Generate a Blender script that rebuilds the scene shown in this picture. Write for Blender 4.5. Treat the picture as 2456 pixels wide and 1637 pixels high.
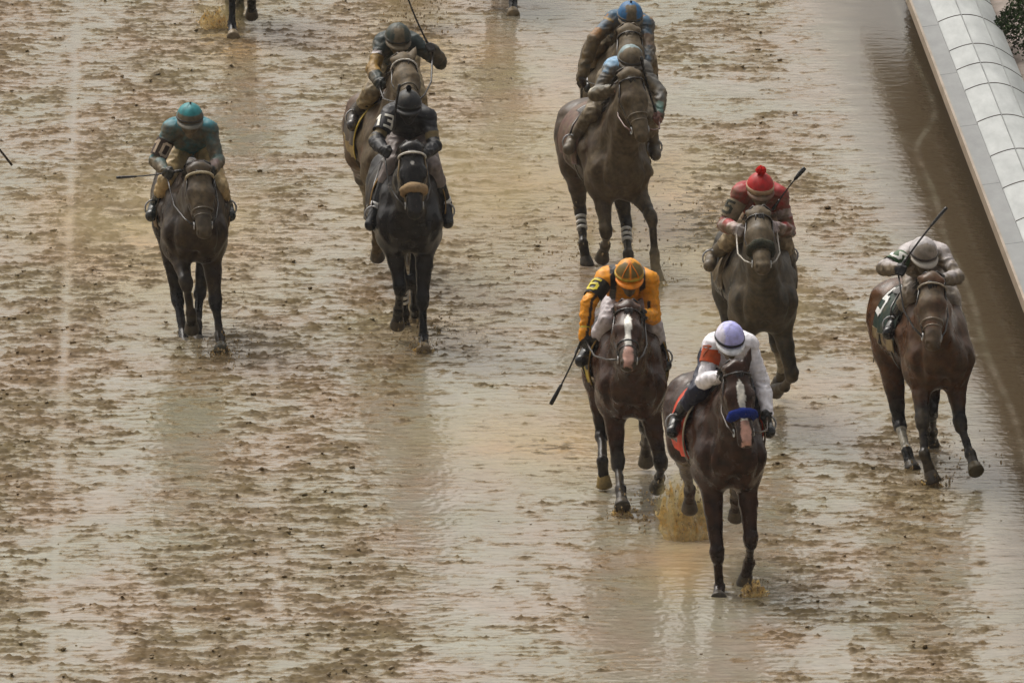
# Muddy racetrack finish: horses and jockeys galloping towards a long lens on a wet day
import bpy, math, random
import numpy as np
from mathutils import Vector, Matrix

for _o in list(bpy.data.objects):
    bpy.data.objects.remove(_o)
SC = bpy.context.scene
COL = SC.collection
R = math.radians

# ------------------------------------------------------------------ camera, world, sun, exposure
cam_d = bpy.data.cameras.new('camera'); cam = bpy.data.objects.new('camera', cam_d); COL.objects.link(cam)
cam.location = (0, 0, 20.0); cam.rotation_euler = (R(90 - 10), 0, 0)
cam_d.sensor_width = 36.0; cam_d.lens = 36.0 * 32473.0 / 2456.0
cam_d.clip_start = 1.0; cam_d.clip_end = 3000.0
SC.camera = cam

SUN_EL, SUN_ROT = R(58), R(-35)
W = bpy.data.worlds.new("World"); SC.world = W; W.use_nodes = True
nt = W.node_tree; nt.nodes.clear()
sky = nt.nodes.new('ShaderNodeTexSky'); sky.sky_type = 'NISHITA'; sky.sun_disc = False
sky.sun_elevation = SUN_EL; sky.sun_rotation = SUN_ROT
sky.air_density = 1.0; sky.dust_density = 8.0; sky.ozone_density = 0.6; sky.altitude = 0
hsv = nt.nodes.new('ShaderNodeHueSaturation'); hsv.inputs['Saturation'].default_value = 0.22
bg = nt.nodes.new('ShaderNodeBackground'); bg.inputs['Strength'].default_value = 0.10
wo = nt.nodes.new('ShaderNodeOutputWorld')
tint = nt.nodes.new('ShaderNodeMix'); tint.data_type = 'RGBA'; tint.blend_type = 'MULTIPLY'; tint.inputs[0].default_value = 1.0
tint.inputs[7].default_value = (1.03, 1.0, 0.945, 1)
nt.links.new(sky.outputs[0], hsv.inputs['Color']); nt.links.new(hsv.outputs[0], tint.inputs[6]); nt.links.new(tint.outputs[2], bg.inputs[0]); nt.links.new(bg.outputs[0], wo.inputs[0])

sd = bpy.data.lights.new('sun', 'SUN'); sun = bpy.data.objects.new('sun', sd); COL.objects.link(sun)
sd.energy = 1.0; sd.angle = R(35); sd.color = (1.0, 0.96, 0.9)
# sun stands behind the field, high and a little to the left
sdir = Vector((-math.sin(R(35)) * math.cos(SUN_EL), math.cos(R(35)) * math.cos(SUN_EL), math.sin(SUN_EL)))
sun.rotation_euler = sdir.to_track_quat('Z', 'Y').to_euler(); sun.location = (-30, 180, 60)

SC.view_settings.view_transform = 'Standard'; SC.view_settings.look = 'None'
SC.view_settings.exposure = 0.50; SC.view_settings.gamma = 1.0
SC.render.engine = 'CYCLES'
SC.cycles.use_denoising = True; SC.cycles.denoiser = 'OPENIMAGEDENOISE'; SC.cycles.denoising_input_passes = 'RGB_ALBEDO_NORMAL'; SC.cycles.denoising_prefilter = 'ACCURATE'; SC.cycles.max_bounces = 6; SC.cycles.caustics_reflective = False; SC.cycles.caustics_refractive = False

# ------------------------------------------------------------------ helpers
def V(*a): return np.array(a, dtype=float)
def nrm(v): return v / (np.linalg.norm(v) + 1e-9)

def link(name, me, parent=None, mat=None):
    o = bpy.data.objects.new(name, me); COL.objects.link(o)
    if mat is not None: me.materials.append(mat)
    if parent is not None: o.parent = parent
    return o

def mesh_np(name, verts, faces, cols=None, smooth=True):
    """verts (n,3), faces (m,3|4) numpy or list of lists; cols (n,4) -> point colour attribute Col"""
    me = bpy.data.meshes.new(name)
    verts = np.asarray(verts, np.float32)
    if isinstance(faces, np.ndarray):
        m, k = faces.shape
        me.vertices.add(len(verts)); me.vertices.foreach_set('co', verts.ravel())
        me.loops.add(m * k); me.loops.foreach_set('vertex_index', faces.astype(np.int32).ravel())
        me.polygons.add(m); me.polygons.foreach_set('loop_start', np.arange(0, m * k, k, dtype=np.int32))
        me.update(calc_edges=True)
    else:
        me.from_pydata([tuple(v) for v in verts], [], faces); me.update()
    if smooth: me.polygons.foreach_set('use_smooth', np.ones(len(me.polygons), bool))
    if cols is not None:
        a = me.attributes.new('Col', 'FLOAT_COLOR', 'POINT'); a.data.foreach_set('color', np.asarray(cols, np.float32).ravel())
    return me

def empty(name, loc, rz=0.0):
    o = bpy.data.objects.new(name, None); COL.objects.link(o); o.location = loc; o.rotation_euler = (0, 0, rz)
    o.empty_display_size = 0.3
    return o

def tag(o, label, cat, group=None, kind=None):
    if label: o['label'] = label
    if cat: o['category'] = cat
    if group: o['group'] = group
    if kind: o['kind'] = kind
    return o

def copy_tree(o, parent=None):
    c = o.copy(); COL.objects.link(c); c.parent = parent
    for ch in list(o.children): copy_tree(ch, c)
    return c

# value/gradient noise -------------------------------------------------
def _hash(ix, iy, seed):
    h = (ix.astype(np.int64) * 374761393 + iy.astype(np.int64) * 668265263 + seed * 974634777) & 0xffffffff
    h = ((h ^ (h >> 13)) * 1274126177) & 0xffffffff
    return (h ^ (h >> 16)) & 0xffffffff

def perlin(x, y, seed=0):
    x0 = np.floor(x); y0 = np.floor(y); fx = x - x0; fy = y - y0
    ux = fx * fx * fx * (fx * (fx * 6 - 15) + 10); uy = fy * fy * fy * (fy * (fy * 6 - 15) + 10)
    def g(ix, iy, dx, dy):
        a = _hash(ix, iy, seed) * (2 * np.pi / 4294967296.0)
        return np.cos(a) * dx + np.sin(a) * dy
    n00 = g(x0, y0, fx, fy); n10 = g(x0 + 1, y0, fx - 1, fy); n01 = g(x0, y0 + 1, fx, fy - 1); n11 = g(x0 + 1, y0 + 1, fx - 1, fy - 1)
    return ((n00 * (1 - ux) + n10 * ux) * (1 - uy) + (n01 * (1 - ux) + n11 * ux) * uy) * 1.5

def fbm(x, y, seed=0, oc=4, g=0.5):
    s = np.zeros_like(x); a = 1.0; t = 0
    for i in range(oc):
        s += a * perlin(x * 2 ** i, y * 2 ** i, seed + i * 17); t += a; a *= g
    return s / t

def noise3(p, sc, seed=0):
    x, y, z = p[:, 0] * sc, p[:, 1] * sc, p[:, 2] * sc
    return (perlin(x + 3.1, y, seed) + perlin(y + 7.7, z, seed + 5) + perlin(z, x + 1.3, seed + 9)) / 1.7

# signed-distance bodies ----------------------------------------------
class Field:
    def __init__(s, lo, hi, h):
        s.lo = np.array(lo, np.float32); s.h = h
        s.n = np.ceil((np.array(hi) - s.lo) / h).astype(int) + 1
        s.F = np.full(s.n, 0.5, np.float32)
        s.ax = [(s.lo[i] + np.arange(s.n[i]) * h).astype(np.float32) for i in range(3)]
    def box(s, lo, hi):
        a = np.clip(np.floor((np.array(lo) - s.lo) / s.h).astype(int), 0, s.n - 1)
        b = np.clip(np.ceil((np.array(hi) - s.lo) / s.h).astype(int) + 1, 1, s.n)
        sl = tuple(slice(int(a[i]), int(max(b[i], a[i] + 1))) for i in range(3))
        X, Y, Z = s.ax[0][sl[0]][:, None, None], s.ax[1][sl[1]][None, :, None], s.ax[2][sl[2]][None, None, :]
        return sl, X, Y, Z
    def merge(s, sl, d, k, sub=False):
        f = s.F[sl]
        if sub:
            d = -d
            hh = np.clip(0.5 - 0.5 * (f - d) / k, 0, 1) if k > 0 else None
            s.F[sl] = f + (d - f) * hh + k * hh * (1 - hh) if k > 0 else np.maximum(f, d)
            return
        if k <= 0: s.F[sl] = np.minimum(f, d); return
        hh = np.clip(0.5 + 0.5 * (f - d) / k, 0, 1)
        s.F[sl] = f + (d - f) * hh - k * hh * (1 - hh)
    def cone(s, a, b, ra, rb, k=0.03, flat=None, inf=0.0, sub=False):
        a = np.asarray(a, float); b = np.asarray(b, float); ra += inf; rb += inf
        m = max(ra, rb) * 1.05 + k + 2 * s.h
        sl, X, Y, Z = s.box(np.minimum(a, b) - m, np.maximum(a, b) + m)
        px, py, pz = X - a[0], Y - a[1], Z - a[2]
        ab = b - a
        if flat is not None:
            n, fct = flat; n = nrm(np.asarray(n, float))
            c = (px * n[0] + py * n[1] + pz * n[2]) * (1.0 / fct - 1.0)
            px = px + c * n[0]; py = py + c * n[1]; pz = pz + c * n[2]
            ab = ab + n * (ab @ n) * (1.0 / fct - 1.0)
        L2 = max(ab @ ab, 1e-8)
        t = np.clip((px * ab[0] + py * ab[1] + pz * ab[2]) / L2, 0, 1)
        d = np.sqrt((px - t * ab[0]) ** 2 + (py - t * ab[1]) ** 2 + (pz - t * ab[2]) ** 2) - (ra + (rb - ra) * t)
        if flat is not None: d = d * (0.5 + 0.5 * fct)
        s.merge(sl, d.astype(np.float32), k, sub)
    def cut(s, p, n):
        """remove everything on the side of plane n points to"""
        X, Y, Z = s.ax[0][:, None, None], s.ax[1][None, :, None], s.ax[2][None, None, :]
        s.F = np.maximum(s.F, ((X - p[0]) * n[0] + (Y - p[1]) * n[1] + (Z - p[2]) * n[2]).astype(np.float32))
    def mesh(s):
        F = s.F; I = F < 0
        n = np.array(F.shape)
        c = [I[dx:n[0] - 1 + dx, dy:n[1] - 1 + dy, dz:n[2] - 1 + dz] for dx in (0, 1) for dy in (0, 1) for dz in (0, 1)]
        tot = sum(ci.astype(np.int8) for ci in c)
        idx = np.argwhere((tot > 0) & (tot < 8))
        if len(idx) == 0: return np.zeros((0, 3)), np.zeros((0, 4), int)
        vid = np.full(tot.shape, -1, np.int32); vid[tuple(idx.T)] = np.arange(len(idx))
        acc = np.zeros((len(idx), 3)); cnt = np.zeros(len(idx))
        corners = [(a, b, d) for a in (0, 1) for b in (0, 1) for d in (0, 1)]
        for i in range(8):
            for ax in range(3):
                ca = corners[i]
                if ca[ax]: continue
                cb = list(ca); cb[ax] = 1
                fa = F[idx[:, 0] + ca[0], idx[:, 1] + ca[1], idx[:, 2] + ca[2]]
                fb = F[idx[:, 0] + cb[0], idx[:, 1] + cb[1], idx[:, 2] + cb[2]]
                m = (fa < 0) != (fb < 0)
                t = np.where(m, fa / np.where(m, fa - fb, 1), 0)
                p = np.tile(np.array(ca, float), (len(idx), 1)); p[:, ax] = t
                acc[m] += p[m]; cnt[m] += 1
        verts = (idx + acc / cnt[:, None]) * s.h + s.lo
        quads = []
        for ax in range(3):
            a1, a2 = [(1, 2), (2, 0), (0, 1)][ax]
            sA = [slice(None)] * 3; sB = [slice(None)] * 3
            sA[ax] = slice(0, n[ax] - 1); sB[ax] = slice(1, n[ax])
            ch = I[tuple(sA)] != I[tuple(sB)]
            e = np.argwhere(ch)
            ok = (e[:, a1] > 0) & (e[:, a2] > 0) & (e[:, a1] < n[a1] - 1) & (e[:, a2] < n[a2] - 1)
            e = e[ok]
            inside = I[tuple(e.T)]
            def cell(d1, d2):
                q = e.copy(); q[:, a1] += d1; q[:, a2] += d2
                return vid[tuple(q.T)]
            q = np.stack([cell(-1, -1), cell(0, -1), cell(0, 0), cell(-1, 0)], 1)
            q[~inside] = q[~inside][:, ::-1]
            quads.append(q)
        return verts, np.concatenate(quads)

def tube(pts, rads, sides=8, cap=True):
    pts = [np.asarray(p, float) for p in pts]; vs, fs = [], []
    up = V(0.13, 0.21, 0.97)
    for i, p in enumerate(pts):
        t = nrm((pts[min(i + 1, len(pts) - 1)] - pts[max(i - 1, 0)]))
        if abs(t @ up) > 0.97: up = V(1, 0.1, 0.05)
        a = nrm(np.cross(t, up)); b = np.cross(t, a)
        r = rads[i] if hasattr(rads, '__len__') else rads
        for k in range(sides):
            an = 2 * math.pi * k / sides
            vs.append(p + r * (math.cos(an) * a + math.sin(an) * b))
    for i in range(len(pts) - 1):
        for k in range(sides):
            k2 = (k + 1) % sides
            fs.append([i * sides + k, i * sides + k2, (i + 1) * sides + k2, (i + 1) * sides + k])
    if cap:
        fs.append(list(range(sides))[::-1]); fs.append([(len(pts) - 1) * sides + k for k in range(sides)])
    return vs, fs

class MB:
    def __init__(s): s.v, s.f = [], []
    def add(s, vf):
        n = len(s.v); s.v += list(vf[0]); s.f += [[i + n for i in f] for f in vf[1]]; return s
    def box(s, lo, hi):
        x0, y0, z0 = lo; x1, y1, z1 = hi
        v = [(x0, y0, z0), (x1, y0, z0), (x1, y1, z0), (x0, y1, z0), (x0, y0, z1), (x1, y0, z1), (x1, y1, z1), (x0, y1, z1)]
        return s.add((v, [[3, 2, 1, 0], [4, 5, 6, 7], [0, 1, 5, 4], [1, 2, 6, 5], [2, 3, 7, 6], [3, 0, 4, 7]]))
    def build(s, name, mat, parent=None, col=None, smooth=True):
        c = None
        if col is not None: c = np.tile(np.array(list(col)[:3] + [col[3] if len(col) > 3 else 0.0]), (len(s.v), 1))
        return link(name, mesh_np(name, np.array(s.v), s.f, c, smooth), parent, mat)

# glyphs as strokes in a unit box 1 x 1.6 --------------------------------
GL = {'0': [[(0, .2), (.2, 0), (.8, 0), (1, .2), (1, 1.4), (.8, 1.6), (.2, 1.6), (0, 1.4), (0, .2)]],
      '1': [[(.15, 1.25), (.55, 1.6), (.55, 0)]],
      '3': [[(0, 1.6), (1, 1.6), (1, .9), (.4, .85), (1, .8), (1, 0), (0, 0)]],
      '5': [[(1, 1.6), (.05, 1.6), (.05, .9), (.75, .95), (1, .75), (1, .2), (.75, 0), (0, .05)]],
      '6': [[(.95, 1.55), (.3, 1.6), (0, 1.3), (0, .2), (.2, 0), (.8, 0), (1, .2), (1, .7), (.8, .9), (.05, .8)]],
      '7': [[(0, 1.6), (1, 1.6), (.35, 0)]],
      'G': [[(1, 1.3), (.8, 1.6), (.2, 1.6), (0, 1.4), (0, .2), (.2, 0), (.8, 0), (1, .2), (1, .75), (.55, .75)]],
      'R': [[(0, 0), (0, 1.6), (.75, 1.6), (1, 1.4), (1, 1), (.75, .8), (0, .8)], [(.45, .8), (1, 0)]],
      'A': [[(0, 0), (.5, 1.6), (1, 0)], [(.2, .55), (.8, .55)]],
      'U': [[(0, 1.6), (0, .2), (.2, 0), (.8, 0), (1, .2), (1, 1.6)]]}

def glyphs(text, mapper, size, stroke, gap=0.45):
    """mapper(u, v) -> (point, normal); u,v in metres, centred"""
    mb = MB(); w = size / 1.6
    tot = len(text) * w + (len(text) - 1) * w * gap
    for i, ch in enumerate(text):
        ox = -tot / 2 + i * w * (1 + gap)
        for pl in GL[ch]:
            for (a, b) in zip(pl[:-1], pl[1:]):
                A = V(ox + a[0] * w, (a[1] - .8) * w); B = V(ox + b[0] * w, (b[1] - .8) * w)
                d = nrm(B - A); nn = V(-d[1], d[0]) * stroke / 2; A = A - d * stroke / 2; B = B + d * stroke / 2
                vs = []
                for t in (0, .25, .5, .75, 1):
                    for sg in (-1, 1):
                        q = A + (B - A) * t + nn * sg
                        p, n = mapper(q[0], q[1]); vs.append(p + n * 0.003)
                for t in (0, .25, .5, .75, 1):
                    for sg in (-1, 1):
                        q = A + (B - A) * t + nn * sg
                        p, n = mapper(q[0], q[1]); vs.append(p - n * 0.004)
                fs = [[2 * j, 2 * j + 1, 2 * j + 3, 2 * j + 2] for j in range(4)]
                fs += [[2 * j, 2 * j + 2, 12 + 2 * j, 10 + 2 * j] for j in range(4)] + [[2 * j + 3, 2 * j + 1, 11 + 2 * j, 13 + 2 * j] for j in range(4)]
                mb.add((vs, fs))
    return mb

# ------------------------------------------------------------------ measured poses: joints in metres in each horse's own frame (x right, y back, z up)
POSE = {
 'white': {'o': [1.7, 102.129], 'head': 9, 'cz': 0.77,
  'J': {'poll': [-0.046, -0.42, 1.86], 'nose': [-0.019, -0.722, 1.342], 'FR': [[-0.14, 0.24, 0.92], [-0.104, 0.114, 0.31], [-0.069, 0.224, 0.033], [-0.113, 0.041, -0.036]], 'FL': [[0.14, 0.24, 0.92], [0.161, 0.136, 0.403], [0.183, 0.346, 0.19], [0.165, 0.45, 0.02]], 'HR': [[-0.18, 1.14, 0.97], [-0.105, 1.508, 0.705], [-0.029, 1.815, 0.494], [-0.013, 1.926, 0.328]], 'HL': [[0.18, 1.14, 0.97], [0.251, 1.469, 0.656], [0.325, 1.756, 0.419], [0.347, 1.882, 0.265]]},
  'Q': {'head': [-0.028, 0.02, 2.02], 'shR': [-0.141, 0.27, 1.92], 'elR': [-0.213, 0.178, 1.655], 'haR': [-0.1, -0.053, 1.737], 'shL': [0.187, 0.27, 1.926], 'elL': [0.273, 0.199, 1.623], 'haL': [0.266, 0.017, 1.424], 'knR': [-0.207, 0.4, 1.541], 'anR': [-0.33, 0.644, 1.276], 'toR': [-0.392, 0.498, 1.214], 'knL': [0.256, 0.4, 1.468], 'anL': [0.365, 0.668, 1.221], 'toL': [0.365, 0.501, 1.192], 'w0': [0.245, 0.0, 1.45], 'w1': [0.264, -0.0, 1.288]}},
 'yellow': {'o': [0.961, 105.718], 'head': 4, 'cz': 0.67,
  'J': {'poll': [-0.071, -0.42, 1.713], 'nose': [-0.109, -0.9, 1.355], 'FR': [[-0.14, 0.24, 0.82], [-0.108, 0.149, 0.345], [-0.106, -0.103, 0.182], [-0.105, -0.266, 0.066]], 'FL': [[0.14, 0.24, 0.82], [0.237, 0.143, 0.341], [0.244, 0.397, 0.182], [0.237, 0.569, 0.08]], 'HR': [[-0.18, 1.14, 0.87], [-0.161, 1.165, 0.411], [-0.179, 0.83, 0.234], [-0.163, 0.863, 0.037]], 'HL': [[0.18, 1.14, 0.87], [0.202, 1.271, 0.43], [0.228, 1.592, 0.229], [0.238, 1.708, 0.066]]},
  'Q': {'head': [-0.03, 0.02, 1.9], 'shR': [-0.231, 0.27, 1.832], 'elR': [-0.36, 0.077, 1.658], 'haR': [-0.388, 0.003, 1.4], 'shL': [0.175, 0.27, 1.813], 'elL': [0.192, 0.217, 1.515], 'haL': [0.084, -0.022, 1.579], 'knR': [-0.165, 0.4, 1.46], 'anR': [-0.324, 0.579, 1.165], 'toR': [-0.384, 0.423, 1.137], 'knL': [0.186, 0.4, 1.414], 'anL': [0.281, 0.624, 1.121], 'toL': [0.295, 0.458, 1.088], 'w0': [-0.387, -0.01, 1.437], 'w1': [-0.657, -0.01, 0.862]}},
 'five': {'o': [3.475, 106.996], 'head': 12, 'cz': 0.67,
  'J': {'poll': [-0.2, -0.42, 1.715], 'nose': [-0.288, -0.817, 1.274], 'FR': [[-0.14, 0.24, 0.82], [-0.189, -0.02, 0.494], [-0.211, -0.191, 0.248], [-0.149, -0.247, 0.033]], 'FL': [[0.14, 0.24, 0.82], [0.14, 0.049, 0.446], [0.175, -0.162, 0.236], [0.182, -0.324, 0.119]], 'HR': [[-0.18, 1.14, 0.87], [-0.127, 1.018, 0.291], [-0.145, 0.68, 0.119], [-0.13, 0.535, -0.018]], 'HL': [[0.18, 1.14, 0.87], [0.152, 1.053, 0.367], [0.225, 1.349, 0.14], [0.261, 1.491, 0.004]]},
  'Q': {'head': [-0.175, 0.02, 1.863], 'shR': [-0.274, 0.27, 1.802], 'elR': [-0.495, 0.096, 1.731], 'haR': [-0.434, -0.165, 1.765], 'shL': [0.062, 0.27, 1.805], 'elL': [0.114, 0.036, 1.643], 'haL': [-0.061, -0.168, 1.668], 'knR': [-0.17, 0.4, 1.484], 'anR': [-0.273, 0.616, 1.188], 'toR': [-0.354, 0.475, 1.138], 'knL': [0.143, 0.4, 1.411], 'anL': [0.247, 0.624, 1.122], 'toL': [0.237, 0.457, 1.089], 'w0': [-0.456, -0.18, 1.722], 'w1': [-0.036, -0.18, 2.254]}},
 'red': {'o': [2.073, 109.03], 'head': 5, 'cz': 0.78,
  'J': {'poll': [-0.099, -0.42, 1.914], 'nose': [-0.118, -0.907, 1.565], 'FR': [[-0.14, 0.24, 0.93], [-0.171, -0.064, 0.642], [-0.147, 0.163, 0.448], [-0.129, 0.331, 0.34]], 'FL': [[0.14, 0.24, 0.93], [0.239, 0.144, 0.458], [0.198, 0.408, 0.321], [0.154, 0.594, 0.263]], 'HR': [[-0.18, 1.14, 0.98], [-0.143, 1.055, 0.521], [-0.114, 1.333, 0.264], [-0.09, 1.43, 0.091]], 'HL': [[0.18, 1.14, 0.98], [0.223, 1.244, 0.534], [0.303, 1.502, 0.267], [0.278, 1.629, 0.114]]},
  'Q': {'head': [-0.044, 0.02, 2.051], 'shR': [-0.204, 0.27, 1.967], 'elR': [-0.325, 0.218, 1.709], 'haR': [-0.248, -0.041, 1.713], 'shL': [0.164, 0.27, 1.949], 'elL': [0.223, 0.213, 1.651], 'haL': [0.085, -0.008, 1.722], 'knR': [-0.202, 0.4, 1.6], 'anR': [-0.373, 0.648, 1.369], 'toR': [-0.414, 0.487, 1.332], 'knL': [0.18, 0.4, 1.531], 'anL': [0.278, 0.718, 1.347], 'toL': [0.26, 0.549, 1.35], 'w0': [0.051, -0.02, 1.865], 'w1': [0.316, -0.02, 2.212]}},
 'teal': {'o': [-2.675, 112.92], 'head': 4, 'cz': 0.7,
  'J': {'poll': [0.014, -0.42, 1.642], 'nose': [0.039, -0.771, 1.156], 'FR': [[-0.14, 0.24, 0.85], [-0.085, -0.098, 0.607], [-0.043, -0.0, 0.326], [-0.031, 0.127, 0.172]], 'FL': [[0.14, 0.24, 0.85], [0.174, 0.158, 0.384], [0.201, -0.006, 0.134], [0.204, -0.173, 0.025]], 'HR': [[-0.18, 1.14, 0.9], [-0.112, 1.032, 0.295], [-0.074, 0.779, 0.015], [-0.06, 0.599, -0.072]], 'HL': [[0.18, 1.14, 0.9], [0.086, 1.049, 0.349], [0.042, 0.769, 0.096], [0.044, 0.661, -0.072]]},
  'Q': {'head': [-0.043, 0.02, 2.008], 'shR': [-0.219, 0.27, 1.875], 'elR': [-0.334, 0.231, 1.606], 'haR': [-0.248, -0.019, 1.551], 'shL': [0.156, 0.27, 1.871], 'elL': [0.21, 0.15, 1.613], 'haL': [0.14, -0.108, 1.575], 'knR': [-0.222, 0.4, 1.402], 'anR': [-0.313, 0.66, 1.14], 'toR': [-0.356, 0.503, 1.093], 'knL': [0.218, 0.4, 1.338], 'anL': [0.297, 0.705, 1.126], 'toL': [0.318, 0.543, 1.079], 'w0': [-0.105, -0.05, 1.566], 'w1': [-0.673, -0.05, 1.51]}},
 'black': {'o': [-0.861, 112.952], 'head': 3, 'cz': 0.77,
  'J': {'poll': [-0.003, -0.42, 1.81], 'nose': [0.01, -0.756, 1.313], 'FR': [[-0.14, 0.24, 0.92], [-0.077, 0.166, 0.504], [-0.086, 0.374, 0.289], [-0.088, 0.504, 0.137]], 'FL': [[0.14, 0.24, 0.92], [0.109, 0.152, 0.406], [0.116, 0.099, 0.106], [0.108, -0.068, -0.004]], 'HR': [[-0.18, 1.14, 0.97], [-0.019, 1.037, 0.414], [0.004, 1.245, 0.097], [0.015, 1.363, -0.065]], 'HL': [[0.18, 1.14, 0.97], [0.081, 1.048, 0.411], [0.099, 1.318, 0.144], [0.108, 1.446, -0.009]]},
  'Q': {'head': [-0.013, 0.02, 2.115], 'shR': [-0.182, 0.27, 1.997], 'elR': [-0.299, 0.109, 1.786], 'haR': [-0.226, -0.148, 1.748], 'shL': [0.185, 0.27, 1.974], 'elL': [0.225, 0.099, 1.744], 'haL': [0.12, -0.148, 1.715], 'knR': [-0.124, 0.4, 1.559], 'anR': [-0.274, 0.342, 1.172], 'toR': [-0.328, 0.235, 1.052], 'knL': [0.2, 0.4, 1.517], 'anL': [0.323, 0.52, 1.178], 'toL': [0.339, 0.432, 1.033], 'w0': [-0.142, -0.17, 1.928], 'w1': [-0.095, -0.17, 2.313]}},
 'green': {'o': [-1.006, 116.014], 'head': 7, 'cz': 0.8,
  'J': {'poll': [0.021, -0.42, 2.093], 'nose': [0.023, -0.956, 1.823], 'FR': [[-0.14, 0.24, 0.95], [-0.184, 0.017, 0.597], [-0.151, 0.221, 0.378], [-0.126, 0.355, 0.233]], 'FL': [[0.14, 0.24, 0.95], [0.146, 0.161, 0.484], [0.181, 0.381, 0.283], [0.21, 0.545, 0.173]], 'HR': [[-0.18, 1.14, 1.0], [-0.146, 1.529, 0.757], [-0.046, 1.787, 0.496], [-0.012, 1.908, 0.341]], 'HL': [[0.18, 1.14, 1.0], [0.166, 1.044, 0.419], [0.21, 1.339, 0.184], [0.233, 1.451, 0.02]]},
  'Q': {'head': [0.021, 0.02, 2.218], 'shR': [-0.112, 0.27, 2.132], 'elR': [-0.204, 0.085, 1.928], 'haR': [-0.173, -0.173, 1.856], 'shL': [0.211, 0.27, 2.136], 'elL': [0.422, 0.167, 1.965], 'haL': [0.318, -0.029, 2.118], 'knR': [-0.169, 0.4, 1.675], 'anR': [-0.282, 0.669, 1.431], 'toR': [-0.329, 0.516, 1.375], 'knL': [0.236, 0.4, 1.627], 'anL': [0.308, 0.678, 1.377], 'toL': [0.31, 0.517, 1.321], 'w0': [0.308, -0.06, 2.093], 'w1': [0.073, -0.06, 2.634]}},
 'lightblue': {'o': [0.968, 116.321], 'head': 12, 'cz': 0.67,
  'J': {'poll': [-0.022, -0.42, 1.91], 'nose': [0.02, -0.756, 1.415], 'FR': [[-0.14, 0.24, 0.82], [-0.141, 0.043, 0.449], [-0.094, 0.293, 0.291], [-0.094, 0.444, 0.159]], 'FL': [[0.14, 0.24, 0.82], [0.232, -0.106, 0.6], [0.244, -0.165, 0.273], [0.257, -0.208, 0.049]], 'HR': [[-0.18, 1.14, 0.87], [-0.096, 1.317, 0.454], [-0.125, 1.052, 0.183], [-0.1, 1.013, -0.013]], 'HL': [[0.18, 1.14, 0.87], [0.253, 1.038, 0.371], [0.213, 0.755, 0.121], [0.199, 0.639, -0.041]]},
  'Q': {'head': [0.072, 0.02, 1.979], 'shR': [-0.06, 0.27, 1.863], 'elR': [-0.225, 0.173, 1.646], 'haR': [-0.068, -0.03, 1.729], 'shL': [0.264, 0.27, 1.845], 'elL': [0.351, 0.064, 1.66], 'haL': [0.289, -0.142, 1.498], 'knR': [-0.189, 0.4, 1.445], 'anR': [-0.314, 0.627, 1.167], 'toR': [-0.387, 0.479, 1.127], 'knL': [0.31, 0.4, 1.38], 'anL': [0.415, 0.643, 1.107], 'toL': [0.396, 0.484, 1.051], 'w0': [0.274, -0.17, 1.47], 'w1': [0.119, -0.17, 2.023]}},
 'blue': {'o': [1.032, 119.03], 'head': 5, 'cz': 0.85,
  'J': {'poll': [-0.028, -0.42, 1.888], 'nose': [-0.023, -0.886, 1.511], 'FR': [[-0.14, 0.24, 1.0], [-0.151, -0.15, 0.845], [-0.126, 0.103, 0.687], [-0.11, 0.269, 0.575]], 'FL': [[0.14, 0.24, 1.0], [0.153, -0.109, 0.767], [0.178, 0.144, 0.608], [0.194, 0.309, 0.497]], 'HR': [[-0.18, 1.14, 1.05], [-0.236, 1.427, 0.695], [-0.194, 1.696, 0.43], [-0.17, 1.773, 0.247]], 'HL': [[0.18, 1.14, 1.05], [0.105, 1.301, 0.626], [0.152, 1.607, 0.406], [0.176, 1.684, 0.223]]},
  'Q': {'head': [0.022, 0.02, 1.954], 'shR': [-0.137, 0.27, 1.877], 'elR': [-0.311, 0.098, 1.721], 'haR': [-0.414, 0.055, 1.386], 'shL': [0.213, 0.27, 1.83], 'elL': [0.201, 0.063, 1.628], 'haL': [0.145, -0.176, 1.515], 'knR': [-0.249, 0.4, 1.599], 'anR': [-0.278, 0.627, 1.295], 'toR': [-0.309, 0.47, 1.236], 'knL': [0.218, 0.4, 1.475], 'anL': [0.291, 0.635, 1.185], 'toL': [0.292, 0.47, 1.143], 'w0': [-0.409, 0.08, 1.365], 'w1': [-0.409, 0.08, 1.147]}},
}

# ------------------------------------------------------------------ the track: one churned, flooded sheet
def clamp01(x): return np.clip(x, 0, 1)
def sstep(a, b, x):
    t = clamp01((x - a) / (b - a)); return t * t * (3 - 2 * t)

RX, RY, RDX = 4.23, 110.27, -0.0278          # the rail's line: x = RX + RDX * (y - RY)
def rail_x(y): return RX + RDX * (y - RY)

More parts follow.
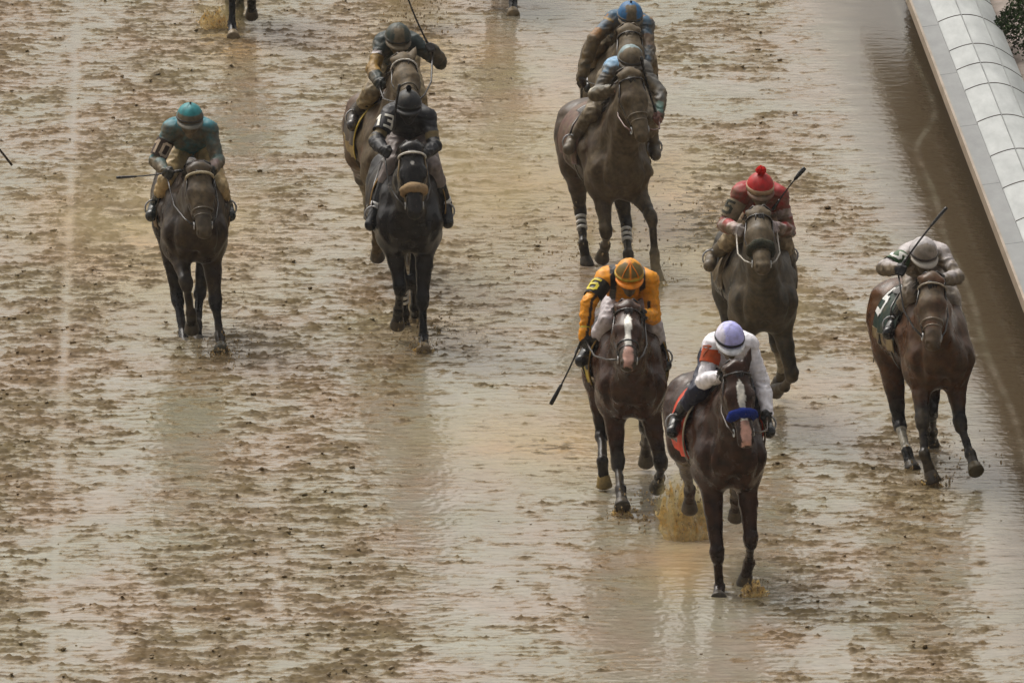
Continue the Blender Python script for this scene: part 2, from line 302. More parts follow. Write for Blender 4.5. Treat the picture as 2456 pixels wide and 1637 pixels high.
def track_height(X, Y):
    """mud height above the standing water, and a few masks"""
    xr = X - rail_x(Y)                                         # metres left (-) of the rail
    wx = X + .12 * fbm(X * 1.3, Y * .6, 41, 3); wy = Y + .25 * fbm(X * .9, Y * .5, 43, 3)
    cover = .09 + .16 * sstep(.5, -1.4, X + .5 * fbm(X * .4, Y * .12, 5, 3)) + .10 * fbm(X * .35, Y * .12, 7, 3)
    cover += .20 * sstep(-2.9, -2.2, xr) * sstep(-.75, -1.3, xr) * (fbm(X * .5, Y * .16, 9, 3) > -.15)
    cover += .17 * perlin(X * .95 + 7.3, Y * .035, 51)                                    # lanes left along the track
    for cx, cy, rx, ry in ((1.1, 100.8, .9, 3.4), (3.3, 103.5, .55, 3.2), (-2.55, 109.0, .5, 2.8), (-.85, 108.5, .5, 3.0), (2.1, 106.5, .4, 1.8)):
        cover -= .16 * np.exp(-((X - cx) / rx) ** 2 - ((Y - cy) / ry) ** 2)               # water standing in the low spots
    cover -= .55 * sstep(-.75, -.35, xr)
    cover -= .10 * sstep(118, 124, Y) * sstep(0, 1.5, X) + .08 * sstep(2.2, 1.2, np.abs(X - .3)) * sstep(117, 112, Y) * sstep(103, 107, Y)
    n = fbm(wx * 1.7, wy * 2.9, 11, 6, .62)                   # clod clusters, drawn out across the track by the harrow
    n2 = fbm(wx * 6.2, wy * 10.5, 13, 5, .66)                   # crumbs
    n3 = perlin(X * 22, Y * 16, 15)
    n4 = fbm(X * 2.6, Y * 9.0, 27, 4, .62)                     # slurry ridges lying across the running direction
    n5 = fbm(X * 5.0, Y * 17.0, 33, 3, .6)
    s = n * .46 + n2 * .62 + n4 * .20 + n3 * .10 + cover - .29
    film = .006 * n4 + .0042 * n5 + .0022 * n3
    clod = sstep(-.34, .30, s + .20 * n4 + .12 * n5)
    h = film * (1 - .6 * sstep(-.7, -.35, xr)) + sstep(.0, .28, s) * (.007 + .023 * clamp01(n2 * .9 + .42))
    # a harrow groove near the left, and fainter wheel marks
    for gx, w, dpt in ((-3.80, .05, .75), (-2.05, .05, .35)):
        g = np.exp(-((X - gx - (-.0255) * (Y - 113) * (1 if gx < -3 else .9)) / w) ** 2) * dpt * (0.55 + .45 * sstep(-.1, .25, fbm(X * 2, Y * .8, 19, 2) + .15))
        h = h * (1 - .95 * g) - .004 * g; clod = clod * (1 - .9 * g)
    return h, clod, s, xr

def make_track():
    xs = np.arange(-6.2, 5.4, .0165); ys = np.concatenate([np.arange(97.5, 112, .030), np.arange(112, 122, .036), np.arange(122, 136, .045)])
    X, Y = np.meshgrid(xs, ys); h, clod, s, xr = track_height(X, Y)
    V_ = np.stack([X, Y, h], -1).reshape(-1, 3); ny, nx = X.shape
    i = np.arange(ny * nx).reshape(ny, nx); f = np.stack([i[:-1, :-1], i[:-1, 1:], i[1:, 1:], i[1:, :-1]], -1).reshape(-1, 4)
    ochre = np.zeros_like(X)
    for cx, cy, rx, ry, am in ((-2.9, 118.5, 1.0, 2.4, .8), (-3.6, 119.5, .8, 1.6, .6), (-.2, 121, 1.3, 2.6, .6), (1.5, 121, .9, 3.0, .9), (1.9, 119, .7, 2.0, .6), (.3, 108.6, .9, 1.3, .9), (1.4, 103.4, .4, 1.2, .9), (2.0, 110.5, .6, 1.2, .6), (-2.4, 113.0, .5, .9, .8), (-.7, 114, .5, 1.0, .7), (3.3, 106.6, .4, .7, .6), (-.96, 130, .7, 2.5, 1.0), (-2.8, 130, .6, 1.6, .9), (.1, 127, .9, 3.0, .4)):
        ochre += am * np.exp(-(((X - cx) / rx) ** 2 + ((Y - cy) / ry) ** 2))
    ochre = clamp01(ochre * (.75 + .6 * fbm(X * 1.2, Y * .5, 23, 4)))
    tone = clamp01(.5 + .9 * fbm(X * .7, Y * .28, 29, 4))
    rail_reflection = sstep(-.85, -.05, xr + .22 * fbm(X * 2.0, Y * 3.0, 31, 4))  # rail's dark reflection and shade, painted brown into the ground colour
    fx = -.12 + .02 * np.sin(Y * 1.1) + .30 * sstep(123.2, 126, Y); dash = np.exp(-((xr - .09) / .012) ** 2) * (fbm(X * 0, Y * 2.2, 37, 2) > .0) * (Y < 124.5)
    rail_reflection = rail_reflection * (1 - .42 * np.exp(-((xr - fx) / .03) ** 2) * (.4 + .6 * sstep(-.2, .2, fbm(X, Y * 1.7, 35, 3)))) * (1 - .22 * dash)
    cols = np.stack([clod, ochre, tone, rail_reflection], -1).reshape(-1, 4)
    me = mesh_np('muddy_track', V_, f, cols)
    m = bpy.data.materials.new('flooded_mud'); m.use_nodes = True; t = m.node_tree; N = t.nodes; L = t.links; b = N['Principled BSDF']
    at = N.new('ShaderNodeAttribute'); at.attribute_name = 'Col'; sp_ = N.new('ShaderNodeSeparateColor'); L.new(at.outputs['Color'], sp_.inputs[0])
    geo = N.new('ShaderNodeNewGeometry')
    mp = N.new('ShaderNodeMapping'); mp.inputs['Scale'].default_value = (1, .55, 1); L.new(geo.outputs['Position'], mp.inputs[0])
    def noise(sc, det=5, ro=.6):
        n_ = N.new('ShaderNodeTexNoise'); n_.inputs['Scale'].default_value = sc; n_.inputs['Detail'].default_value = det; n_.inputs['Roughness'].default_value = ro; L.new(mp.outputs[0], n_.inputs['Vector']); return n_
    def ramp(src, stops):
        r_ = N.new('ShaderNodeValToRGB'); e = r_.color_ramp.elements
        while len(e) < len(stops): e.new(.5)
        for el, (p, c) in zip(e, stops): el.position = p; el.color = list(c) + [1]
        L.new(src, r_.inputs[0]); return r_
    def mix(fac, A, B, bt='MIX'):
        x = N.new('ShaderNodeMix'); x.data_type = 'RGBA'; x.blend_type = bt
        for sck, q in ((0, fac), (6, A), (7, B)):
            if isinstance(q, (int, float)): x.inputs[sck].default_value = q
            elif isinstance(q, tuple): x.inputs[sck].default_value = list(q) + [1]
            else: L.new(q, x.inputs[sck])
        return x.outputs[2]
    n1 = noise(2.2, 6); n2 = noise(11, 6, .65); n3 = noise(34, 4, .6); n4 = noise(.9, 3)
    film = ramp(n1.outputs['Fac'], [(.3, FILM[0]), (.5, FILM[1]), (.7, FILM[2])])
    film2 = mix(sp_.outputs[2], film.outputs[0], FILM[3], 'MIX')
    mxo = mix(sp_.outputs[1], film2, (.40, .27, .12))
    clod = ramp(n2.outputs['Fac'], [(.28, CLOD[0]), (.5, CLOD[1]), (.72, CLOD[2])])
    edge = N.new('ShaderNodeMath'); edge.operation = 'ADD'; L.new(sp_.outputs[0], edge.inputs[0])
    e2 = N.new('ShaderNodeMath'); e2.operation = 'MULTIPLY_ADD'; L.new(n3.outputs['Fac'], e2.inputs[0]); e2.inputs[1].default_value = .5; e2.inputs[2].default_value = -.25; L.new(e2.outputs[0], edge.inputs[1])
    cm = N.new('ShaderNodeMapRange'); cm.interpolation_type = 'SMOOTHSTEP'; cm.inputs['From Min'].default_value = .0; cm.inputs['From Max'].default_value = 1.0; L.new(edge.outputs[0], cm.inputs['Value'])
    def part(lo, hi):
        q = N.new('ShaderNodeMapRange'); q.interpolation_type = 'SMOOTHSTEP'; q.inputs['From Min'].default_value = lo; q.inputs['From Max'].default_value = hi; L.new(edge.outputs[0], q.inputs['Value']); return q.outputs[0]
    c0 = mix(part(.12, .44), mxo, (.205, .150, .083))
    c1 = mix(part(.46, .66), c0, clod.outputs[0])
    ms = N.new('ShaderNodeMapping'); ms.inputs['Scale'].default_value = (4.5, 20, 20); L.new(geo.outputs['Position'], ms.inputs[0])
    st = N.new('ShaderNodeTexNoise'); st.inputs['Scale'].default_value = 1.0; st.inputs['Detail'].default_value = 6; st.inputs['Roughness'].default_value = .7; L.new(ms.outputs[0], st.inputs['Vector'])
    str_ = ramp(st.outputs['Fac'], [(.30, (.60, .56, .50)), (.46, (.95, .94, .92)), (.62, (1.12, 1.12, 1.10))])
    c1 = mix(.85, c1, str_.outputs[0], 'MULTIPLY')
    hue = ramp(n4.outputs['Fac'], [(.36, (1.06, .97, .95)), (.5, (1, 1, .98)), (.64, (.95, 1.0, .93))])
    c1 = mix(1.0, c1, hue.outputs[0], 'MULTIPLY')
    c2 = mix(at.outputs['Alpha'], c1, (.088, .063, .036))  # painted rail reflection laid over the mud colour
    L.new(c2, b.inputs['Base Color'])
    rr = N.new('ShaderNodeMapRange'); rr.inputs['To Min'].default_value = .09; rr.inputs['To Max'].default_value = .62; L.new(cm.outputs[0], rr.inputs['Value']); L.new(rr.outputs[0], b.inputs['Roughness'])
    b.inputs['IOR'].default_value = 1.36
    sl = N.new('ShaderNodeMapRange'); sl.inputs['To Min'].default_value = .5; sl.inputs['To Max'].default_value = .10; L.new(cm.outputs[0], sl.inputs['Value']); L.new(sl.outputs[0], b.inputs['Specular IOR Level'])
    mw = N.new('ShaderNodeMapping'); mw.inputs['Scale'].default_value = (1, .8, 1); L.new(geo.outputs['Position'], mw.inputs[0])
    w1 = N.new('ShaderNodeTexNoise'); w1.inputs['Scale'].default_value = 30; w1.inputs['Detail'].default_value = 4; L.new(mw.outputs[0], w1.inputs['Vector'])
    bp = N.new('ShaderNodeBump'); bp.inputs['Strength'].default_value = .22; bp.inputs['Distance'].default_value = .005; L.new(w1.outputs['Fac'], bp.inputs['Height']); L.new(bp.outputs[0], b.inputs['Normal'])
    o = link('track', me, None, m); tag(o, 'flooded brown earth track churned into clods', 'track', kind='structure')
    # the rest of the oval, far out to every side, a little lower
    g = mesh_np('ground', [(-900, -300, -.05), (900, -300, -.05), (900, 1500, -.05), (-900, 1500, -.05)], [[0, 1, 2, 3]], np.array([[.2, .2, .5, 0]] * 4), False)
    go = link('ground', g, None, m); tag(go, 'wet earth ground beyond the track', 'ground', kind='structure')
    return m
FILM = [(.225, .192, .142), (.300, .268, .216), (.34, .318, .278), (.265, .234, .180)]
CLOD = [(.064, .042, .017), (.112, .078, .036), (.165, .120, .062)]
M_TRACK = make_track()

# loose clods thrown up by the hooves: thousands, one object
def make_clods():
    rs = np.random.RandomState(5); mb_v, mb_f, cc = [], [], []; nv = 0
    ico = [(0, 0, 1), (.89, 0, .45), (.28, .85, .45), (-.72, .53, .45), (-.72, -.53, .45), (.28, -.85, .45), (.72, .53, -.45), (-.28, .85, -.45), (-.89, 0, -.45), (-.28, -.85, -.45), (.72, -.53, -.45), (0, 0, -1)]
    icf = [(0, 1, 2), (0, 2, 3), (0, 3, 4), (0, 4, 5), (0, 5, 1), (1, 6, 2), (2, 7, 3), (3, 8, 4), (4, 9, 5), (5, 10, 1), (6, 7, 2), (7, 8, 3), (8, 9, 4), (9, 10, 5), (10, 6, 1), (11, 7, 6), (11, 8, 7), (11, 9, 8), (11, 10, 9), (11, 6, 10)]
    ico = np.array(ico); icf = np.array(icf)
    n = 13000; X = rs.uniform(-5.3, 3.9, n); Y = 98 + 36 * rs.rand(n) ** 1.1
    h, cl, s, xr = track_height(X, Y)
    keep = (xr < -.5) & ((s > .10) | (rs.rand(n) < .035)); X, Y, h, cl = X[keep], Y[keep], h[keep], cl[keep]
    for x, y, z_, c in zip(X, Y, h, cl):
        r_ = min(rs.gamma(1.5, .0038) + .004, .022)
        if c < .55: r_ *= .6
        p = ico * (1 + rs.uniform(-.32, .32, (12, 1))) * r_ * np.array([rs.uniform(.9, 1.8), rs.uniform(.9, 1.5), rs.uniform(.6, 1.0)])
        an = rs.uniform(0, 6.28); p = np.c_[p[:, 0] * math.cos(an) - p[:, 1] * math.sin(an), p[:, 0] * math.sin(an) + p[:, 1] * math.cos(an), p[:, 2]]
        mb_v.append(p + [x, y, z_ + r_ * .12]); mb_f.append(icf + nv); nv += 12
    v = np.concatenate(mb_v); f = np.concatenate(mb_f)
    col = np.tile(np.array([.52, 0, .5, 0.]), (len(v), 1))
    o = link('mud_clods', mesh_np('mud_clods', v, f, col), None, M_TRACK); tag(o, 'loose brown clods of mud scattered over the wet track', 'mud', kind='stuff')
make_clods()

# ------------------------------------------------------------------ the inside rail with its curved safety cover
def mat_plain(name, c0, c1, sc=6, rough=.5, stretch=(1, 1, 1), bump=.1):
    m = bpy.data.materials.new(name); m.use_nodes = True; t = m.node_tree; N = t.nodes; L = t.links; b = N['Principled BSDF']
    tc = N.new('ShaderNodeTexCoord'); mp = N.new('ShaderNodeMapping'); mp.inputs['Scale'].default_value = stretch; L.new(tc.outputs['Object'], mp.inputs[0])
    n = N.new('ShaderNodeTexNoise'); n.inputs['Scale'].default_value = sc; n.inputs['Detail'].default_value = 7; n.inputs['Roughness'].default_value = .65; L.new(mp.outputs[0], n.inputs['Vector'])
    r_ = N.new('ShaderNodeValToRGB'); r_.color_ramp.elements[0].position = .32; r_.color_ramp.elements[0].color = list(c0) + [1]; r_.color_ramp.elements[1].position = .68; r_.color_ramp.elements[1].color = list(c1) + [1]
    L.new(n.outputs['Fac'], r_.inputs[0]); L.new(r_.outputs[0], b.inputs['Base Color']); b.inputs['Roughness'].default_value = rough
    bp = N.new('ShaderNodeBump'); bp.inputs['Strength'].default_value = bump; bp.inputs['Distance'].default_value = .01; L.new(n.outputs['Fac'], bp.inputs['Height']); L.new(bp.outputs[0], b.inputs['Normal'])
    return m

def make_rail():
    ang = math.atan(-RDX); root = empty('track_rail', (rail_x(118), 118, 0), ang)      # local y runs along the rail
    tag(root, 'white safety rail with a curved panelled cover along the right edge of the track', 'rail')
    M_lip = mat_plain('rail_edge_board', (.20, .15, .10), (.38, .30, .23), 5, .45, (1, .4, 1))
    M_top = mat_plain('rail_top_paint', (.14, .146, .146), (.21, .216, .216), 7, .40, (1, .25, 1))
    M_cov = mat_plain('cover_panel_paint', (.26, .275, .275), (.41, .43, .425), 4, .48, (1.5, .25, 1))
    M_dk = mat_plain('seam_and_shade', (.020, .015, .010), (.060, .044, .028), 3, .9)  # dark seams, and the shade colour of the added board
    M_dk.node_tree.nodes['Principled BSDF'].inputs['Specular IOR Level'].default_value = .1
    Y0, Y1 = -20.5, 17.5
    MB().box((0, Y0, .80), (.022, Y1, .90)).build('edge_board', M_lip, root, smooth=False)
    # flat top in lengths
    ys = [-20.5, -17.2, -14.2, -11.1, -8.05, -4.9, -1.8, 1.4, 4.4, 7.3, 10.4, 13.5, 17.5]
    for a, b in zip(ys[:-1], ys[1:]):
        mb = MB().add(([(.024, a + .006, .892), (.18, a + .006, .912), (.18, b - .006, .912), (.024, b - .006, .892), (.024, a + .006, .862), (.18, a + .006, .882), (.18, b - .006, .882), (.024, b - .006, .862)],
                       [[0, 1, 2, 3], [7, 6, 5, 4], [0, 3, 7, 4], [1, 5, 6, 2], [0, 4, 5, 1], [3, 2, 6, 7]]))
        mb.build('rail_top', M_top, root, smooth=False)
    seams = [-20.5, -19.0, -17.75, -16.55, -15.1, -13.8, -12.35, -10.95, -9.5, -8.1, -7.0, -5.69, -3.86, -2.12, -.4, 1.5, 3.32, 4.53, 5.67, 7.45, 9.0, 10.3, 11.6, 13.1, 14.4, 15.8, 17.5]
    prof = lambda t: (.185 + .60 * t, .893 + .115 * math.sin(math.pi * (t * .80 + .06)) - .10 * t * t)
    for a, b in zip(seams[:-1], seams[1:]):
        vs, fs = [], []; n = 20
        for lay in (0, -.012):
            for yy in (a + .010, b - .010):
                for i in range(n + 1): x, z_ = prof(i / n); vs.append((x, yy, z_ + lay))
        k = n + 1
        for i in range(n):
            fs += [[i, i + 1, k + i + 1, k + i], [2 * k + i, 3 * k + i, 3 * k + i + 1, 2 * k + i + 1], [i, 2 * k + i, 2 * k + i + 1, i + 1], [k + i, k + i + 1, 3 * k + i + 1, 3 * k + i]][:2]
        pass
        MB().add((vs, fs)).build('cover_panel', M_cov, root)
        # seam strip and the two lengthwise laps
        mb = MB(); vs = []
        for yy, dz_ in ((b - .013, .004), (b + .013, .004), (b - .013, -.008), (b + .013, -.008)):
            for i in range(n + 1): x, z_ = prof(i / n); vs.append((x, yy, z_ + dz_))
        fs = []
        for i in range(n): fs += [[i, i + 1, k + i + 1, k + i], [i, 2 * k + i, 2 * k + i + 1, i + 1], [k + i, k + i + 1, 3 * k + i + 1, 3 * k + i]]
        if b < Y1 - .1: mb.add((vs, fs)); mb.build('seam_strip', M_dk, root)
    for t in (.36, .70):
        x, z_ = prof(t); MB().add(tube([(x, Y0, z_ + .001), (x, Y1, z_ + .001)], .006, 6)).build('lap_joint', M_top, root)
    # added board standing in for the shade beneath the overhang, coloured dark brown
    MB().box((.46, Y0, -.06), (.49, Y1, .86)).build('shade_board', M_dk, root, smooth=False)
    for i in range(0):
        y = -18.6 + 3.0 * i
        MB().add(tube([(.075, y, -.05), (.075, y, .55), (.04, y, .84)], .022, 10)).build('rail_post', M_lip, root)
    # soil bank and hedge beyond
    m = mat_plain('damp_soil', (.16, .125, .10), (.32, .26, .225), 5, .6)
    vs = [(rail_x(y) + dx, y, z_) for y in np.linspace(97, 140, 20) for dx, z_ in ((.70, .52), (1.1, .62), (3.5, .70), (9, .72))]
    vs = [(x, y, z_ + .03 * math.sin(y * 2.3 + x * 5)) for x, y, z_ in vs]
    fs = [[4 * i + j, 4 * i + j + 1, 4 * i + j + 5, 4 * i + j + 4] for i in range(19) for j in range(3)]
    vs += [(rail_x(y) + .70, y, -.06) for y in np.linspace(97, 140, 20)]; fs += [[4 * i, 4 * i + 4, 80 + i + 1, 80 + i] for i in range(19)]
    o = link('soil_bank', mesh_np('soil_bank', np.array(vs), fs, None), None, m); tag(o, 'pale soil bank behind the rail', 'soil', kind='structure')
    # leafy hedge: many small leaf faces through the volume over a few stems
    M_st = mat_plain('hedge_stem', (.02, .014, .008), (.05, .035, .02)); mL = mat_plain('hedge_leaf', (.016, .032, .009), (.036, .066, .018), 5, .85); mL.node_tree.nodes['Principled BSDF'].inputs['Specular IOR Level'].default_value = .1
    root2 = empty('hedge', (4.66, 126.6, .62)); tag(root2, 'dark green clipped hedge behind the rail at the top right corner', 'hedge')
    rs = random.Random(3); vs, fs = [], []
    for i in range(42000):
        y = rs.uniform(-5.5, 6.5); lx = .10 + .16 * math.sin(y * 1.3) + .10 * math.sin(y * 3.1 + 1) + max(0, -(y + 1.2)) * .11
        x = lx + rs.random() ** 1.6 * 1.6; z_ = rs.random() ** .6 * (.85 + .15 * math.sin(y * 2.1)) * min(1, .35 + (x - lx) * 2.2); s = rs.uniform(.012, .028)
        p = V(x, y, z_); a = nrm(V(rs.gauss(0, 1), rs.gauss(0, 1), rs.gauss(0, 1))); b = nrm(np.cross(a, V(rs.random(), rs.random(), rs.random() + .1)))
        n0 = len(vs); vs += [p - a * s, p + b * s * .5, p + a * s, p - b * s * .5]; fs.append([n0, n0 + 1, n0 + 2, n0 + 3])
    link('foliage', mesh_np('hedge_foliage', np.array(vs), fs, None, False), root2, mL)
    for i in range(24): y = -5.2 + i * .48; MB().add(tube([(.75, y, -.05), (.78, y + .05, .3), (.8 + .1 * math.sin(i), y, .7)], [.025, .02, .01], 6)).build('stem', M_st, root2)
make_rail()

# ------------------------------------------------------------------ materials
def mat_attr(name, rough=0.5, mud=(0.15, 0.112, 0.064), mscale=9.0, bump=0.15, bscale=60.0, spec=0.4, sheen=0.0, coat=0.0, speck=0.0, tone=(.75, 1.25), fleck=.6):
    m = bpy.data.materials.new(name); m.use_nodes = True; t = m.node_tree; N = t.nodes; L = t.links
    b = N['Principled BSDF']
    at = N.new('ShaderNodeAttribute'); at.attribute_name = 'Col'
    tc = N.new('ShaderNodeTexCoord')
    n1 = N.new('ShaderNodeTexNoise'); n1.inputs['Scale'].default_value = mscale; n1.inputs['Detail'].default_value = 8; n1.inputs['Roughness'].default_value = 0.72
    L.new(tc.outputs['Object'], n1.inputs['Vector'])
    # mud amount = smoothstep(noise + alpha)
    ad = N.new('ShaderNodeMath'); ad.operation = 'ADD'; L.new(n1.outputs['Fac'], ad.inputs[0]); L.new(at.outputs['Alpha'], ad.inputs[1])
    mr = N.new('ShaderNodeMapRange'); mr.interpolation_type = 'SMOOTHSTEP'
    mr.inputs['From Min'].default_value = 0.62; mr.inputs['From Max'].default_value = 1.12
    L.new(ad.outputs[0], mr.inputs['Value'])
    # tone variation of the cloth / hair itself
    n2 = N.new('ShaderNodeTexNoise'); n2.inputs['Scale'].default_value = mscale * 2.3; n2.inputs['Detail'].default_value = 5
    L.new(tc.outputs['Object'], n2.inputs['Vector'])
    v2 = N.new('ShaderNodeMapRange'); v2.inputs['From Min'].default_value = 0.3; v2.inputs['From Max'].default_value = 0.7; v2.inputs['To Min'].default_value = tone[0]; v2.inputs['To Max'].default_value = tone[1]
    L.new(n2.outputs['Fac'], v2.inputs['Value'])
    mu = N.new('ShaderNodeMix'); mu.data_type = 'RGBA'; mu.blend_type = 'MULTIPLY'; mu.inputs[0].default_value = 1.0
    L.new(at.outputs['Color'], mu.inputs[6])
    cc = N.new('ShaderNodeCombineColor'); [L.new(v2.outputs[0], cc.inputs[i]) for i in range(3)]
    L.new(cc.outputs[0], mu.inputs[7])
    mx = N.new('ShaderNodeMix'); mx.data_type = 'RGBA'; L.new(mr.outputs[0], mx.inputs[0]); L.new(mu.outputs[2], mx.inputs[6])
    n4 = N.new('ShaderNodeTexNoise'); n4.inputs['Scale'].default_value = 25; n4.inputs['Detail'].default_value = 4; L.new(tc.outputs['Object'], n4.inputs['Vector'])
    cr = N.new('ShaderNodeValToRGB'); cr.color_ramp.elements[0].position = 0.3; cr.color_ramp.elements[0].color = [c * 0.5 for c in mud] + [1]
    cr.color_ramp.elements[1].position = 0.7; cr.color_ramp.elements[1].color = [min(1, c * 1.25) for c in mud] + [1]
    L.new(n4.outputs['Fac'], cr.inputs[0]); L.new(cr.outputs[0], mx.inputs[7])
    last = mx.outputs[2]
    # flecks of thrown mud
    vo = N.new('ShaderNodeTexVoronoi'); vo.inputs['Scale'].default_value = 46; L.new(tc.outputs['Object'], vo.inputs['Vector'])
    lt = N.new('ShaderNodeMath'); lt.operation = 'LESS_THAN'; lt.inputs[1].default_value = 0.2 + speck; L.new(vo.outputs['Distance'], lt.inputs[0])
    sc_ = N.new('ShaderNodeSeparateColor'); L.new(vo.outputs['Color'], sc_.inputs[0])
    g2 = N.new('ShaderNodeMath'); g2.operation = 'GREATER_THAN'; g2.inputs[1].default_value = 0.80; L.new(sc_.outputs[0], g2.inputs[0])
    ml = N.new('ShaderNodeMath'); ml.operation = 'MULTIPLY'; L.new(lt.outputs[0], ml.inputs[0]); L.new(g2.outputs[0], ml.inputs[1])
    m3 = N.new('ShaderNodeMath'); m3.operation = 'MULTIPLY'; m3.inputs[1].default_value = fleck; L.new(ml.outputs[0], m3.inputs[0])
    fx = N.new('ShaderNodeMix'); fx.data_type = 'RGBA'; L.new(m3.outputs[0], fx.inputs[0]); L.new(last, fx.inputs[6]); fx.inputs[7].default_value = [c * 1.2 for c in mud] + [1]
    L.new(fx.outputs[2], b.inputs['Base Color'])
    rr = N.new('ShaderNodeMapRange'); rr.inputs['To Min'].default_value = rough; rr.inputs['To Max'].default_value = max(rough, 0.6); L.new(mr.outputs[0], rr.inputs['Value'])
    L.new(rr.outputs[0], b.inputs['Roughness'])
    b.inputs['Specular IOR Level'].default_value = spec
    b.inputs['Coat Weight'].default_value = coat; b.inputs['Coat Roughness'].default_value = 0.25
    n3 = N.new('ShaderNodeTexNoise'); n3.inputs['Scale'].default_value = bscale; n3.inputs['Detail'].default_value = 3; L.new(tc.outputs['Object'], n3.inputs['Vector'])
    bp = N.new('ShaderNodeBump'); bp.inputs['Strength'].default_value = bump; bp.inputs['Distance'].default_value = 0.01
    L.new(n3.outputs['Fac'], bp.inputs['Height']); L.new(bp.outputs[0], b.inputs['Normal'])
    return m

M_COAT = mat_attr('wet_horse_coat', mud=(.125, .092, .052), rough=0.27, bump=0.30, bscale=26, spec=0.24, mscale=6, tone=(.40, 1.40), fleck=.35)
M_CLOTH = mat_attr('racing_silk', rough=0.5, bump=0.16, bscale=22, spec=0.35, mscale=10)
M_GLOSS = mat_attr('wet_leather', rough=0.26, bump=0.1, bscale=30, spec=0.5, mscale=12)
M_HAIR = mat_attr('horse_hair', rough=0.45, bump=0.2, bscale=90)
M_FLEECE = mat_attr('sheepskin', rough=0.9, bump=1.0, bscale=70, spec=0.1)
M_HORN = mat_attr('hoof_horn', rough=0.4, bump=0.2, bscale=60)
M_SKIN = mat_attr('skin', rough=0.5, bump=0.1, bscale=60)
M_METAL = mat_attr('dull_metal', rough=0.25, bump=0.0, spec=0.9)

# ------------------------------------------------------------------ racehorse
TY = [-.03, .04, .18, .40, .60, .90, 1.20, 1.42, 1.60, 1.71]
TZ = [1.13, 1.14, 1.17, 1.205, 1.21, 1.20, 1.225, 1.25, 1.25, 1.23]
TRZ = [.05, .165, .265, .345, .355, .32, .30, .275, .22, .10]
TRX = [.05, .150, .200, .240, .272, .295, .285, .268, .205, .09]
def trunk_at(y, dz):
    return np.interp(y, TY, TZ) + dz, np.interp(y, TY, TRZ), np.interp(y, TY, TRX)

def normals(v, f):
    n = np.zeros_like(v)
    fn = np.cross(v[f[:, 2]] - v[f[:, 0]], v[f[:, 3]] - v[f[:, 1]])
    for i in range(4): np.add.at(n, f[:, i], fn)
    return n / (np.linalg.norm(n, axis=1, keepdims=True) + 1e-12)

def relax(v, f, it=2, w=0.5):
    for _ in range(it):
        acc = np.zeros_like(v); cnt = np.zeros(len(v))
        for i in range(4):
            a, b = f[:, i], f[:, (i + 1) % 4]
            np.add.at(acc, a, v[b]); np.add.at(cnt, a, 1)
        v = v + w * (acc / np.maximum(cnt, 1)[:, None] - v)
    return v

def seg_t(p, a, b):
    ab = b - a; t = np.clip(((p - a) @ ab) / (ab @ ab), 0, 1)
    return t, np.linalg.norm(p - a - t[:, None] * ab, axis=1)

